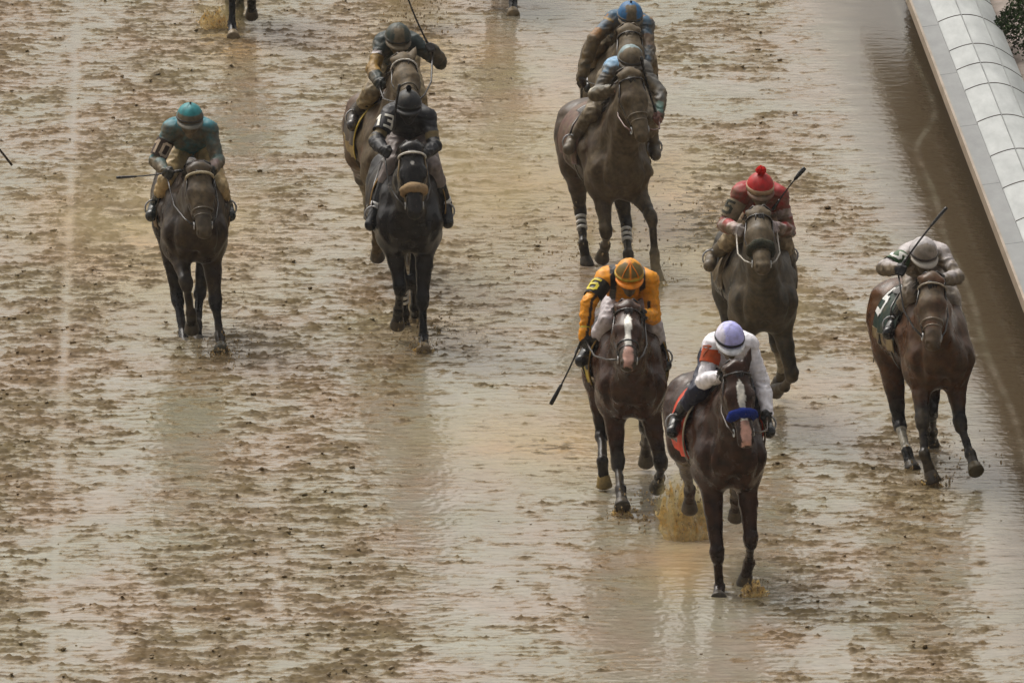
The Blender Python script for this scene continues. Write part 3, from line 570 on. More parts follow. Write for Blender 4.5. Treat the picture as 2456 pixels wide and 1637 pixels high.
def make_horse(key, sp):
    J = {k: np.array(v) for k, v in POSE[key]['J'].items()}
    dz = POSE[key]['cz'] - 0.80
    ox, oy = POSE[key]['o']
    root = empty('racehorse', (ox, oy, 0), R(POSE[key]['head']))
    tag(root, sp['label'], 'horse', 'racehorses galloping up the muddy track')
    P, Nn = J['poll'], J['nose']
    a = nrm(Nn - P); n = V(0, -1, .7); n = nrm(n - (n @ a) * a); l = np.cross(a, n)
    if l[0] < 0: l = -l
    hp = lambda t, s, q: P + a * t + l * s + n * q
    h = sp.get('h', 0.013)
    allp = np.concatenate([v.reshape(-1, 3) for v in J.values()] + [[[-.42, -.2, .6], [.42, 1.85, 1.75 + dz]]])
    F = Field(allp.min(0) - .17, allp.max(0) + .17, h)
    # trunk
    sl, X, Y, Z = F.box((-.4, -.1, .7 + dz), (.4, 1.8, 1.7 + dz))
    zc, rz, rx = [q[None, :, None] for q in trunk_at(F.ax[1][sl[1]], dz)]
    d = (np.sqrt((X / rx) ** 2 + ((Z - zc) / rz) ** 2 + 0 * Y) - 1) * np.minimum(rx, rz) * 0.9
    d = np.where((Y < -.03) | (Y > 1.71), 0.3, d)
    F.merge(sl, d.astype(np.float32), 0)
    z = lambda x_, y_, z_: V(x_, y_, z_ + dz)
    F.cone(z(0, .40, 1.53), z(0, .80, 1.47), .055, .05, .06)
    F.cone(z(0, 1.05, 1.46), z(0, 1.40, 1.46), .06, .09, .07)
    for s in (-1, 1):
        F.cone(z(s * .11, .42, 1.42), z(s * .138, .10, 1.12), .105, .108, .12)
        F.cone(z(s * .18, .42, 1.22), z(s * .17, .30, 1.0), .11, .10, .06)
        F.cone(z(s * .085, .01, 1.08), z(s * .09, .12, .93), .105, .085, .10)
        F.cone(z(s * .12, 1.42, 1.36), z(s * .175, 1.2, 1.06), .155, .12, .07)
        F.cone(z(s * .11, 1.58, 1.26), z(s * .13, 1.5, .98), .13, .10, .07)
        F.cone(z(s * .225, .5, 1.25), z(s * .235, .95, 1.12), .07, .085, .08)
    F.cone(z(0, .0, 1.2), z(0, .25, 1.0), .12, .10, .05)
    F.cone(z(0, -.10, 1.16), z(0, .0, .95), .035, .03, .035, sub=True)          # groove between the breast muscles
    for s in (-1, 1):
        F.cone(z(s * .215, -.02, 1.22), z(s * .20, .02, .98), .045, .035, .04, sub=True)
        F.cone(z(s * .31, .62, 1.35), z(s * .30, .50, 1.02), .040, .035, .05, sub=True)   # behind the shoulder blade
    # neck
    crest0, thr0, mid0 = z(0, .44, 1.47), z(0, .03, 1.14), z(0, .26, 1.30)
    crest1 = P + V(0, .05, -.03) - a * .02; th = hp(.15, 0, -.15)
    cm = (crest0 + crest1) / 2 + V(0, 0, .035); tm = (thr0 + th) / 2 + V(0, .03, 0)
    F.cone(crest0, cm, .10, .075, .07); F.cone(cm, crest1, .075, .07, .06)
    F.cone(thr0, tm, .15, .115, .08); F.cone(tm, th, .115, .085, .06)
    mm = (mid0 + (crest1 + th) / 2) / 2
    F.cone(mid0, mm, .20, .135, .08); F.cone(mm, (crest1 + th) / 2, .13, .085, .06)
    # head
    F.cone(hp(.0, 0, -.075), hp(.21, 0, -.08), .085, .108, .04)
    F.cone(hp(.21, 0, -.075), hp(.49, 0, -.055), .098, .056, .04)
    F.cone(hp(.47, 0, -.06), hp(.565, 0, -.065), .060, .062, .03)
    for s in (-1, 1):
        F.cone(hp(.20, s * .045, -.16), hp(.36, s * .035, -.13), .085, .055, .04)
        F.cone(hp(.565, s * .030, -.045), hp(.585, s * .036, -.06), .026, .026, .015)
        F.cone(hp(.19, s * .088, -.05), hp(.25, s * .085, -.055), .030, .024, .015)
        F.cone(hp(.26, s * .075, -.08), hp(.42, s * .045, -.075), .022, .016, .02)
    F.cone(hp(.36, 0, -.125), hp(.54, 0, -.12), .056, .038, .03)
    for s in (-1, 1):
        F.cone(hp(.585, s * .046, -.040), hp(.60, s * .05, -.05), .014, .012, .008, sub=True)
    F.cone(hp(.575, -.035, -.105), hp(.575, .035, -.105), .008, .008, .006, sub=True)
    for s, e in zip((-1, 1), sp.get('ears', ('back', 'back'))):
        b0 = hp(.0, s * .058, -.01)
        dv = nrm(n * .15 - a * .75 + l * s * .30) if e == 'up' else nrm(V(0, 1, -.12) + l * s * .22)
        F.cone(b0, b0 + dv * .08, .036, .034, .02, flat=(n, .6)); F.cone(b0 + dv * .08, b0 + dv * .17, .034, .006, .01, flat=(n, .6))
    # limbs
    for k in ('FR', 'FL', 'HR', 'HL'):
        e, kn, f, t = J[k]; s = -1 if k[1] == 'R' else 1
        if k[0] == 'F':
            F.cone(z(s * .148, .18, 1.08), e, .118, .104, .11)
            md = e * .55 + kn * .45
            F.cone(e, md, .100, .070, .05); F.cone(md, kn, .069, .044, .02)
            F.cone(kn - nrm(kn - e) * .03, kn + nrm(f - kn) * .03, .060, .052, .014)
            F.cone(kn, f, .034, .031, .016); F.cone(f - nrm(t - f) * .012, f + nrm(t - f) * .018, .046, .042, .012)
            F.cone(f, f + (t - f) * .6, .036, .046, .012)
        else:
            F.cone(z(s * .15, 1.36, 1.22), e, .16, .12, .07)
            md = e * .5 + kn * .5
            F.cone(e, md, .12, .084, .06); F.cone(md, kn, .076, .046, .02)
            F.cone(z(s * .13, 1.5, 1.0), kn + (e - kn) * .25, .09, .042, .04)
            F.cone(kn + nrm(kn - f) * .04, kn + nrm(f - kn) * .05, .052, .054, .016)
            F.cone(kn, f, .039, .034, .016); F.cone(f - nrm(t - f) * .012, f + nrm(t - f) * .018, .048, .043, .012)
            F.cone(f, f + (t - f) * .6, .038, .043, .015)
    v, f = F.mesh(); v = relax(v, f, 2, .5)
    v = v + normals(v, f) * ((1 - 2 * np.abs(noise3(v, 7, 61))) * .0045 + noise3(v, 17, 63) * .0022)[:, None]      # muscle and sinew under the coat
    # coat colours: dark points, blaze, pink nose, socks, splashed mud
    N = len(v); col = np.tile(np.array(sp['coat']), (N, 1)); dark = np.array(sp.get('points', (.012, .010, .010)))
    nz = noise3(v, 6, 3)
    for k in ('FR', 'FL', 'HR', 'HL'):
        for i0, rad in ((1, .11), (2, .1)):
            t, dd = seg_t(v, J[k][i0], J[k][i0 + 1]); m = dd < rad; col[m] = dark
        t, dd = seg_t(v, J[k][0], J[k][1]); m = (dd < .12) & (t > .45); w = np.clip((t - .45) / .4 + nz * .3, 0, 1)[m, None]
        col[m] = col[m] * (1 - w) + dark * w
        if k in sp.get('socks', ()):
            t, dd = seg_t(v, J[k][1], J[k][2]); m = (dd < .08) & (t > .25) & (t < .98); col[m] = (.42, .38, .30)
    rel = v - P; ta, ts, tq = rel @ a, rel @ l, rel @ n
    onhead = (ta > .02) & (tq > -.075) & (np.abs(ts) < .11) & (ta < .66)
    mz = (ta > .46) & (ta < .68) & (np.abs(ts) < .1) & (tq > -.2) & (tq < .06); col[mz] = col[mz] * .35 + np.array(sp.get('muzzle', (.02, .017, .015))) * .65
    wn = noise3(v, 16, 8) * .008
    if sp.get('blaze') == 'full':
        m = onhead & (ta > .10) & (ta < .50) & (np.abs(ts + wn + .004) < np.interp(ta, [.10, .16, .24, .34, .5], [.006, .030, .030, .020, .028])); col[m] = (.84, .81, .74)
        m = (ta >= .43) & (ta < .62) & (tq > -.085) & (np.abs(ts + wn) < np.interp(ta, [.43, .52, .6], [.030, .043, .036])); col[m] = (.52, .30, .24)
    elif sp.get('blaze') == 'star':
        m = onhead & (np.hypot(ts + .004, (ta - .15) * .8) < .016); col[m] = (.45, .43, .40)
    mud = sp.get('mud', .2) * np.clip(1.15 - .35 * np.clip(v[:, 1], 0, 1.2) + .25 * nz, .2, 1.5)
    mud = mud + np.where(v[:, 2] < .45, sp.get('legmud', .05), 0)
    if 'facemud' in sp: mud = np.where((ta > -.05) & (np.linalg.norm(rel - ta[:, None] * a, axis=1) < .25) & (v[:, 1] < P[1] + .1), sp['facemud'] + .15 * nz, mud)
    body = link('body', mesh_np('horse_body', v, f, np.c_[col, mud]), root, M_COAT)
    # eyes
    for s in (-1, 1):
        c = hp(.225, s * .108, -.055); mb = MB(); mb.add(tube([c - l * s * .012 + a * x for x in (-.016, -.008, 0, .008, .016)], [.004, .015, .018, .015, .004], 8)); mb.build('eye', M_GLOSS, root, (.008, .006, .005))
    # hooves
    for k in ('FR', 'FL', 'HR', 'HL'):
        fj, t = J[k][2], J[k][3]; d = nrm(t - fj); p0 = fj + (t - fj) * .5; p1 = t
        fw_ = V(0, -1, 0); fw_ = nrm(fw_ - (fw_ @ d) * d)
        pts = [p0, p0 + (p1 - p0) * .25, p0 + (p1 - p0) * .6 + fw_ * .006, p1 + fw_ * .014, p1 + d * .006 + fw_ * .014]
        mb = MB().add(tube(pts, [.042, .052, .059, .067, .061], 14))
        mb.build('hoof', M_HORN, root, list(sp.get('hoof', {}).get(k, (.035, .030, .026))) + [sp.get('hoofmud', .3)])
    for k in sp.get('bandage', ()):
        kn, fj = J[k][1], J[k][2]; mb = MB()
        for i in range(sp.get('bn', 3)):
            q = kn + (fj - kn) * (.22 + .15 * i); d = nrm(fj - kn)
            mb.add(tube([q, q + d * .006, q + d * .026, q + d * .032], [.040, .050, .050, .040], 12))
        mb.build('leg_bandage', M_CLOTH, root, (.62, .60, .56, .12))
    # mane and tail as strands
    rs = random.Random(hash(key) % 1000 if False else sum(map(ord, key)))
    mb = MB()
    for i in range(70):
        t = i / 69; q = crest0 * (1 - t) + crest1 * t + V(0, 0, .035 * 4 * t * (1 - t)) + V(0, 0, .062)
        sd_ = rs.choice((-1, 1, 1)); ln = rs.uniform(.07, .15)
        pts = [q + V(0, 0, -.02), q + V(sd_ * .045, .02, .0), q + V(sd_ * (.085 + rs.uniform(0, .02)), .05 + rs.uniform(0, .05), -ln * .5), q + V(sd_ * (.10 + rs.uniform(0, .03)), .08 + rs.uniform(0, .08), -ln)]
        mb.add(tube(pts, [.013, .012, .009, .002], 4))
    for i in range(9):
        q = hp(.0, rs.uniform(-.03, .03), -.0); mb.add(tube([q, q + a * .05 + n * .02 + l * rs.uniform(-.02, .02), q + a * rs.uniform(.09, .13) + n * .008 + l * rs.uniform(-.012, .012)], [.010, .009, .002], 4))
    mb.build('mane', M_HAIR, root, list(sp.get('hair', (.012, .010, .009))) + [sp.get('mud', .2) * .6])
    mb = MB(); q = z(0, 1.68, 1.36); sw = rs.uniform(-.1, .1)
    for i in range(110):
        e = V(rs.gauss(0, .020), rs.gauss(0, .03), rs.gauss(0, .03)); ln = rs.uniform(.5, .85); sw = rs.gauss(0, .015)
        pts = [q + e * .3, q + e * .6 + V(sw * .3, .14, .02), q + e + V(sw * .8, .30, -.16) * (ln / .7), q + e * 1.4 + V(sw * 1.3, .36, -.48) * (ln / .7)]
        mb.add(tube(pts, [.012, .015, .012, .003], 4))
    mb.build('tail', M_HAIR, root, list(sp.get('hair', (.012, .010, .009))) + [.2])
    # bridle
    tk = sp.get('tack', (.02, .015, .012)); mb = MB()
    ring = lambda t, q0, rl, rn, a0, a1, m: [hp(t, rl * math.sin(x), q0 + rn * math.cos(x)) for x in np.linspace(a0, a1, m)]
    mb.add(tube(ring(.045, -.075, .108, .10, -2.2, 2.2, 17), .008, 6))
    for s in (-1, 1):
        mb.add(tube([hp(.06, s * .105, -.06), hp(.2, s * .122, -.11), hp(.36, s * .085, -.115), hp(.47, s * .068, -.10)], .008, 6))
        mb.add(tube([hp(.05, s * .10, -.08), hp(.16, s * .115, -.17), hp(.2, s * .06, -.25)], .006, 5))
    br = mb.build('bridle', M_GLOSS, root, tk)
    nb = sp['noseband']
    if nb[0] == 'roll':
        pts = ring(.37, -.078, .090, .090, -2.4, 2.4, 19); rads = [.024 + .020 * max(0, math.cos(x * .72)) for x in np.linspace(-2.4, 2.4, 19)]
        mb = MB().add(tube(pts, rads, 12))
        vv = np.array(mb.v); vv = vv + nrm(vv - hp(.37, 0, -.08)) * 0 + (np.stack([noise3(vv, 30, s_) for s_ in (1, 2, 3)], 1) * .010); mb.v = list(vv)
        mb.build('noseband', M_FLEECE, br, list(nb[1]) + [nb[2]])
    else:
        for t, r_ in ((.37, .010), (.43, .007)):
            mb = MB().add(tube(ring(t, -.075, .082 - (t - .37) * .15, .084, -2.9, 2.9, 23), r_, 7)); mb.build('noseband', M_GLOSS, br, list(nb[1]) + [nb[2]])
    if sp.get('browband'):
        mb = MB().add(tube(ring(.055, -.07, .114, .106, -1.75, 1.75, 19), sp.get('browr', .012), 8)); mb.build('browband', M_FLEECE, br, list(sp['browband']) + [.05])
    bits = []
    for s in (-1, 1):
        c = hp(.485, s * .076, -.105); bits.append(c)
        mb = MB().add(tube([c + a * .028 * math.cos(x) + n * .028 * math.sin(x) for x in np.linspace(0, 2 * math.pi, 13)], .005, 6)); mb.build('bit_ring', M_METAL, br, (.55, .55, .55))
    Q = POSE[key].get('Q')
    if Q:
        mb = MB()
        for c, hk, s in ((bits[0], 'haR', -1), (bits[1], 'haL', 1)):
            hd = np.array(Q[hk])
            if sp.get('rein_both') and hk in sp['rein_both']: hd = np.array(Q[sp['rein_both'][hk]])
            mid = (c + hd) / 2 + V(s * .05, 0, -.06)
            mb.add(tube([c, c * .6 + mid * .4 + V(s * .012, 0, -.01), mid, mid * .5 + hd * .5 + V(0, 0, -.01), hd], .008, 6))
        mb.build('reins', M_GLOSS, root, sp.get('rein', (.02, .017, .015)))
    # saddle cloth, saddle, girth, stirrups
    def surf(y, ph, off):
        zc_, rz_, rx_ = trunk_at(y, dz); rx_ = max(rx_, .285 if .4 < y < 1.2 else rx_) + off; rz_ = rz_ + off
        p = V(rx_ * math.sin(ph), y, zc_ + rz_ * math.cos(ph)); return p, nrm(V(math.sin(ph) / rx_, 0, math.cos(ph) / rz_))
    def sheet(y0, y1, p0, p1, off, ny=18, npx=40, wav=.0, seed=0):
        vs, fs = [], []
        for lay in (0, .008):
            for i in range(ny + 1):
                for j in range(npx + 1):
                    y = y0 + (y1 - y0) * i / ny; ph = p0 + (p1 - p0) * j / npx
                    w_ = wav * abs(ph) * (math.sin(y * 23 + seed) + .6 * math.sin(y * 41 + ph * 3 + seed))
                    vs.append(surf(y, ph, off - lay + w_)[0])
        m_ = (ny + 1) * (npx + 1); ix = lambda i, j, q: q * m_ + i * (npx + 1) + j
        for i in range(ny):
            for j in range(npx):
                fs.append([ix(i, j, 0), ix(i + 1, j, 0), ix(i + 1, j + 1, 0), ix(i, j + 1, 0)]); fs.append([ix(i, j, 1), ix(i, j + 1, 1), ix(i + 1, j + 1, 1), ix(i + 1, j, 1)])
        for i in range(ny):
            for j in (0, npx): fs.append([ix(i, j, 0), ix(i + 1, j, 0), ix(i + 1, j, 1), ix(i, j, 1)])
        for j in range(npx):
            for i in (0, ny): fs.append([ix(i, j, 0), ix(i, j + 1, 0), ix(i, j + 1, 1), ix(i, j, 1)])
        return MB().add((vs, fs))
    c0, c1, lo_ = sp.get('cloth_y', (.50, 1.16, 1.75)); cm_ = sp.get('clothmud', .25)
    cloth = sheet(c0, c1, -lo_, lo_, .035, wav=.006).build('saddle_cloth', M_CLOTH, root, list(sp['cloth']) + [cm_])
    if sp.get('trim'):
        for s in (-1, 1):
            sheet(c0 - .004, c1 + .004, s * (lo_ - .26) if s < 0 else lo_ - .26, s * (lo_ + .01), .041, 14, 6, wav=.006).build('cloth_trim', M_CLOTH, cloth, list(sp['trim']) + [cm_])
        if sp.get('trimtext'):
            mp = lambda u, w_: surf((c0 + c1) / 2 + .08 + u, -(lo_ - .13) + w_ / .31, .048)
            glyphs(sp['trimtext'], mp, .06, .012).build('lettering', M_CLOTH, cloth, sp.get('trimtextcol', (.02, .02, .02)), smooth=False)
    if sp.get('clothno'):
        mp = lambda u, w_: surf(c0 + .52 - u, -.86 + w_ / .31, .044)
        glyphs(sp['clothno'], mp, .20, .040).build('lettering', M_CLOTH, cloth, sp.get('clothnocol', (.7, .7, .68)), smooth=False)
    if sp.get('edge'):
        sheet(c0 - .03, c0 + .012, -lo_, lo_, .040, 3, 40).build('cloth_edge', M_CLOTH, cloth, list(sp['edge']) + [.1])
    sheet(.50, .98, -.62, .62, .065, 12, 18).build('saddle', M_GLOSS, root, (.02, .016, .014, .2))
    sheet(.60, .68, 1.2, 2 * math.pi - 1.2, .030, 3, 40).build('girth', M_GLOSS, root, list(sp.get('girth', (.03, .025, .02))) + [.2])
    if Q:
        for s, an, to in ((-1, 'anR', 'toR'), (1, 'anL', 'toL')):
            A_, T_ = np.array(Q[an]), np.array(Q[to]); c = A_ * .4 + T_ * .6 + V(0, 0, -.03)
            mb = MB().add(tube([c + V(math.sin(x) * .065, 0, .06 + math.cos(x) * .07) for x in np.linspace(0, 2 * math.pi, 15)], .008, 6)); mb.build('stirrup', M_METAL, root, (.35, .35, .36))
            top = surf(.70, s * .62, .075)[0]; mb = MB().add(tube([top, (top + c) / 2 + V(s * .03, 0, .05), c + V(0, 0, .13)], .009, 5)); mb.build('stirrup_leather', M_GLOSS, root, (.03, .022, .018))
    return root

# ------------------------------------------------------------------ jockey
def fist(wr, d, nn, lat, s=1.0):
    """bones of a closed hand: wr wrist, d along the hand, nn out of the palm, lat towards the thumb"""
    pr = [(wr, wr + d * .045 * s, .026 * s, .036 * s, .015), (wr + d * .05 * s + lat * .018, wr + d * .05 * s - lat * .018, .026 * s, .026 * s, .012)]
    for i, (o, ln) in enumerate(((.030, .95), (.010, 1.05), (-.010, 1.0), (-.029, .8))):
        k0 = wr + d * .082 * s + lat * o * s
        k1 = k0 + (d * .022 + nn * .030 * ln) * s; k2 = k1 + (-d * .026 * ln + nn * .012) * s; k3 = k2 + (-d * .018 - nn * .016) * s
        pr += [(k0 - d * .03, k0, .0125 * s, .0118 * s, .006), (k0, k1, .0118 * s, .0105 * s, .004), (k1, k2, .0105 * s, .0098 * s, .004), (k2, k3, .0098 * s, .009 * s, .004)]
    t0 = wr + d * .03 * s + lat * .03 * s; t1 = t0 + (d * .025 + lat * .018 + nn * .018) * s; t2 = t1 + (d * .022 + nn * .022 - lat * .016) * s
    pr += [(t0, t1, .015 * s, .0125 * s, .008), (t1, t2, .0125 * s, .010 * s, .004)]
    return pr

def make_jockey(key, sp):
    Q = {k: np.array(v) for k, v in POSE[key]['Q'].items()}
    ins = sp.get('inset', .030); Q['shR'][0] += ins; Q['shL'][0] -= ins; Q['shR'][2] -= .01; Q['shL'][2] -= .01; Q['elR'][0] += .012; Q['elL'][0] -= .012
    sm = (Q['shR'] + Q['shL']) / 2
    pel = V(sm[0] * .6 + .47 * math.tan(R(POSE[key]['head'])) * .75, sm[1] + .46, min(sm[2] - .17, 1.92))
    base = V(pel[0], pel[1], pel[2] - .22)
    hd = R(POSE[key]['head']); ox, oy = POSE[key]['o']
    wl = lambda p: V(ox + p[0] * math.cos(hd) - p[1] * math.sin(hd), oy + p[0] * math.sin(hd) + p[1] * math.cos(hd), p[2])
    root = empty('person', tuple(wl(base)), hd)
    tag(root, sp['label'], 'person', 'jockeys crouched over the racehorses')
    Q = {k: v - base for k, v in Q.items()}; sm = sm - base; pel = pel - base
    # ---- skeleton prims
    hR, hL = pel + V(-.085, 0, 0), pel + V(.085, 0, 0)
    chest = sm + V(0, .10, -.05); waist = (sm + pel) / 2 + V(0, .03, .0)
    hc = Q['head'] + V(0, .01, -.035)
    fd = nrm(V(sp.get('yaw', 0), -1, -math.tan(R(sp.get('pitch', 22))))); rt = nrm(np.cross(fd, V(0, 0, 1))); up = np.cross(rt, fd)
    if rt[0] < 0: rt = -rt
    up = up if up[2] > 0 else -up
    if sp.get('tilt'):
        c_, s_ = math.cos(R(sp['tilt'])), math.sin(R(sp['tilt'])); rt, up = rt * c_ + up * s_, up * c_ - rt * s_
    H = lambda r_, f_, u_: hc + rt * r_ + fd * f_ + up * u_
    torso = [(hR, hL, .115, .115, .05), (pel, waist, .12, .106, .06), (waist, chest, .106, .125, .06), (chest + V(-.05, 0, 0), chest + V(.05, 0, 0), .115, .115, .05),
             (Q['shR'], Q['shL'], .060, .060, .06), (Q['shR'] + V(.03, .09, -.02), Q['shL'] + V(-.03, .09, -.02), .078, .078, .06)]
    arms = {}
    for s in 'RL':
        arms[s] = [(Q['sh' + s], Q['el' + s], .047, .038, .035), (Q['el' + s], Q['el' + s] * .6 + Q['ha' + s] * .4, .038, .037, .02), (Q['el' + s] * .6 + Q['ha' + s] * .4, Q['ha' + s], .037, .026, .02)]
    legs = {}
    for s, hh in (('R', hR), ('L', hL)):
        legs[s] = ([(hh, Q['kn' + s], .092, .062, .05), (Q['kn' + s], Q['kn' + s] * .6 + Q['an' + s] * .4, .060, .056, .02)],
                   [(Q['kn' + s] * .62 + Q['an' + s] * .38, Q['an' + s], .056, .040, .02), (Q['an' + s], Q['to' + s], .042, .034, .02), (Q['an' + s] + V(0, .03, -.045), Q['to' + s] + V(0, 0, -.012), .034, .032, .02)])
    neck = [(sm + V(0, .02, .02), hc - fd * .03 - up * .08, .062, .055, .04)]
    head = [(H(0, -.01, .01), H(0, .012, .012), .094, .090, .01), (H(0, .02, -.03), H(0, .05, -.085), .072, .045, .03), (H(-.03, .05, -.035), H(.03, .05, -.035), .04, .04, .02),
            (H(0, .088, -.012), H(0, .106, -.042), .012, .017, .012), (H(-.016, .094, -.073), H(.016, .094, -.073), .010, .010, .006), (H(0, .075, -.105), H(0, .085, -.105), .022, .020, .015),
            (H(-.035, .083, .012), H(.035, .083, .012), .012, .012, .01)] + [(H(s * .088, -.005, -.01), H(s * .092, -.012, -.045), .016, .010, .008) for s in (-1, 1)]
    hands = {}
    for s in 'RL':
        d = nrm(nrm(Q['ha' + s] - Q['el' + s]) + V(0, -.25, -.1)); sg = -1 if s == 'R' else 1
        lat = nrm(V(-sg * .45, -.25, .9) - d * (V(-sg * .45, -.25, .9) @ d)); nn = nrm(np.cross(d, lat)); nn = nn if nn @ V(-sg, -.2, -.3) > 0 else -nn
        hands[s] = fist(Q['ha' + s] - d * .035, d, nn, lat, 1.0)
    allprims = torso + arms['R'] + arms['L'] + legs['R'][0] + legs['R'][1] + legs['L'][0] + legs['L'][1] + neck + head + hands['R'] + hands['L']
    pts = np.array([p for q in allprims for p in q[:2]])
    def surface(prims, h, inf, pad=.2, subs=(), cuts=(), rel=2):
        pp = np.array([p for q in prims for p in q[:2]]); rm = max(max(q[2], q[3]) for q in prims) + inf + .03
        F = Field(pp.min(0) - rm, pp.max(0) + rm, h)
        for q in prims: F.cone(q[0], q[1], q[2], q[3], q[4], inf=inf)
        for q in subs: F.cone(q[0], q[1], q[2], q[3], q[4], sub=True)
        for c in cuts: F.cut(*c)
        v, f = F.mesh(); return relax(v, f, rel, .5), f
    skin = sp.get('skin', (.20, .11, .075))
    v, f = surface(allprims, .0095, 0, subs=[(H(s * .033, .098, -.008), H(s * .033, .10, -.008), .013, .013, .008) for s in (-1, 1)] + [(H(-.02, .106, -.073), H(.02, .106, -.073), .004, .004, .003)])
    link('body', mesh_np('person_body', v, f, np.tile(np.array(list(skin) + [sp.get('facemud', .5)]), (len(v), 1))), root, M_SKIN)
    # ---- jersey
    v, f = surface(torso[1:] + arms['R'] + arms['L'], .0095, .018, cuts=[], rel=2)
    nrmv = normals(v, f)
    pw = v + np.stack([noise3(v, 7, s_) for s_ in (21, 22, 23)], 1) * .05
    fold = 1 - np.abs(noise3(pw * np.array([1., .6, 1.5]), 15, 2)) * 2.2
    wr = fold * .007 + noise3(v, 22, 6) * .002; v = v + nrmv * wr[:, None]
    N = len(v); best = np.full(N, 9.); seg = np.zeros(N, int); tt = np.zeros(N); base_c = np.array(sp['jersey'])
    for i, (a, b) in enumerate(((pel, sm), (Q['shR'], Q['shL']), (Q['shR'], Q['elR']), (Q['elR'], Q['haR']), (Q['shL'], Q['elL']), (Q['elL'], Q['haL']))):
        t, d = seg_t(v, a, b); d = d - (.12 if i == 0 else .07 if i == 1 else .055)
        m = d < best; best[m] = d[m]; seg[m] = i; tt[m] = t[m]
    col = np.tile(base_c, (N, 1))
    if 'pattern' in sp: col = sp['pattern'](col, v, seg, tt, {k: q for k, q in Q.items()}, sm)
    mud = sp.get('mud', .2) + np.clip(-(v[:, 1] - sm[1] - .05) * 1.0, -.2, .25) * sp.get('mudfront', .6) - np.clip((nrmv[:, 2] - .3) * sp.get('muddrop', .35), 0, 1)
    jer = link('jersey', mesh_np('jersey', v, f, np.c_[col, mud]), root, M_CLOTH)
    # ---- breeches, boots, gloves
    v, f = surface([torso[0]] + legs['R'][0] + legs['L'][0], .0105, .014, rel=2)
    v = v + normals(v, f) * ((1 - np.abs(noise3(v, 17, 4)) * 2) * .008)[:, None]
    link('breeches', mesh_np('breeches', v, f, np.tile(np.array(list(sp['breeches']) + [sp.get('breechmud', .3)]), (len(v), 1))), root, M_CLOTH)
    for s in 'RL':
        v, f = surface(legs[s][1], .009, .013)
        bo = link('boot', mesh_np('boot', v, f, np.tile(np.array(list(sp.get('boot', (.012, .012, .013))) + [sp.get('bootmud', .1)]), (len(v), 1))), root, M_GLOSS)
        if sp.get('bootband'):
            A_, K_ = Q['an' + s], Q['kn' + s]; d = nrm(A_ - K_); q = A_ - d * .03
            MB().add(tube([q - d * .02, q - d * .018, q + d * .018, q + d * .02], [.05, .061, .060, .05], 14)).build('boot_band', M_CLOTH, bo, list(sp['bootband']) + [.1])
        v, f = surface(hands[s], .0048, .0035, rel=1)
        gc = sp.get('glove' + s, sp.get('glove', (.012, .012, .012)))
        link('glove', mesh_np('glove', v, f, np.tile(np.array(list(gc) + [sp.get('glovemud', .1)]), (len(v), 1))), root, M_CLOTH)
        if sp.get('cuff'):
            d = nrm(Q['ha' + s] - Q['el' + s]); q = Q['ha' + s] - d * .055
            MB().add(tube([q - d * .03, q - d * .028, q + d * .02, q + d * .022], [.035, .049, .043, .03], 14)).build('cuff', M_CLOTH, root, list(sp['cuff']) + [.1])
    # ---- helmet: dome, peak, band
    vs, fs = [], []; nphi, nth = 36, 14; hc2 = H(0, -.012, .036); rx_, rf_, ru_ = sp.get('hr', (.112, .136, .118))
    hcol, hmud = np.array(sp['helmet']), sp.get('helmud', .1)
    def dome(th, ph, o=0.0):
        w = 1 + .012 * math.sin(ph * 5 + 1) * math.sin(th * 3) + .006 * math.sin(ph * 11 + th * 7)
        return hc2 + w * (rt * (rx_ + o) * math.sin(th) * math.cos(ph) - fd * (rf_ + o) * math.sin(th) * math.sin(ph) * -1 + up * (ru_ + o) * math.cos(th))
    cols = []
    for lay, o in ((0, 0), (1, -.014)):
        for i in range(nth + 1):
            for j in range(nphi):
                th = R(1) + R(103) * i / nth; ph = 2 * math.pi * j / nphi; p = dome(th, ph, o); vs.append(p)
                c = hcol; mz = hmud
                if 'helmpat' in sp:
                    r_ = sp['helmpat'](math.sin(th) * math.cos(ph), math.sin(th) * math.sin(ph), math.cos(th), th, ph)
                    if r_ is not None: c, mz = np.array(r_[0]), r_[1]
                cols.append(list(c) + [mz])
    m_ = (nth + 1) * nphi
    for i in range(nth):
        for j in range(nphi):
            j2 = (j + 1) % nphi; q = [i * nphi + j, (i + 1) * nphi + j, (i + 1) * nphi + j2, i * nphi + j2]
            fs.append(q); fs.append([x + m_ for x in q[::-1]])
    for j in range(nphi): j2 = (j + 1) % nphi; fs.append([nth * nphi + j, nth * nphi + j + m_, nth * nphi + j2 + m_, nth * nphi + j2])
    fs.append(list(range(nphi))); fs.append([m_ + j for j in range(nphi)][::-1])
    hel = link('helmet', mesh_np('helmet', np.array(vs), fs, np.array(cols)), root, M_CLOTH if sp.get('clothhelm', True) else M_GLOSS)
    vs, fs = [], []; nb_ = 20
    for lay in (0, -.007):
        for j in range(nb_ + 1):
            ph = R(90) + R(156) * (j / nb_ - .5); ex = .052 * math.cos(ph - R(90)) ** .8 if abs(j - nb_ / 2) < nb_ / 2 else 0
            p = hc2 + rt * (rx_ - .002) * math.cos(ph) + fd * (rf_ - .002) * math.sin(ph) - up * (.012 - lay)
            q = hc2 + rt * (rx_ + ex * .35) * math.cos(ph) + fd * (rf_ + ex) * math.sin(ph) - up * (.020 + ex * .35 - lay)
            vs += [p, q]
    k_ = 2 * (nb_ + 1)
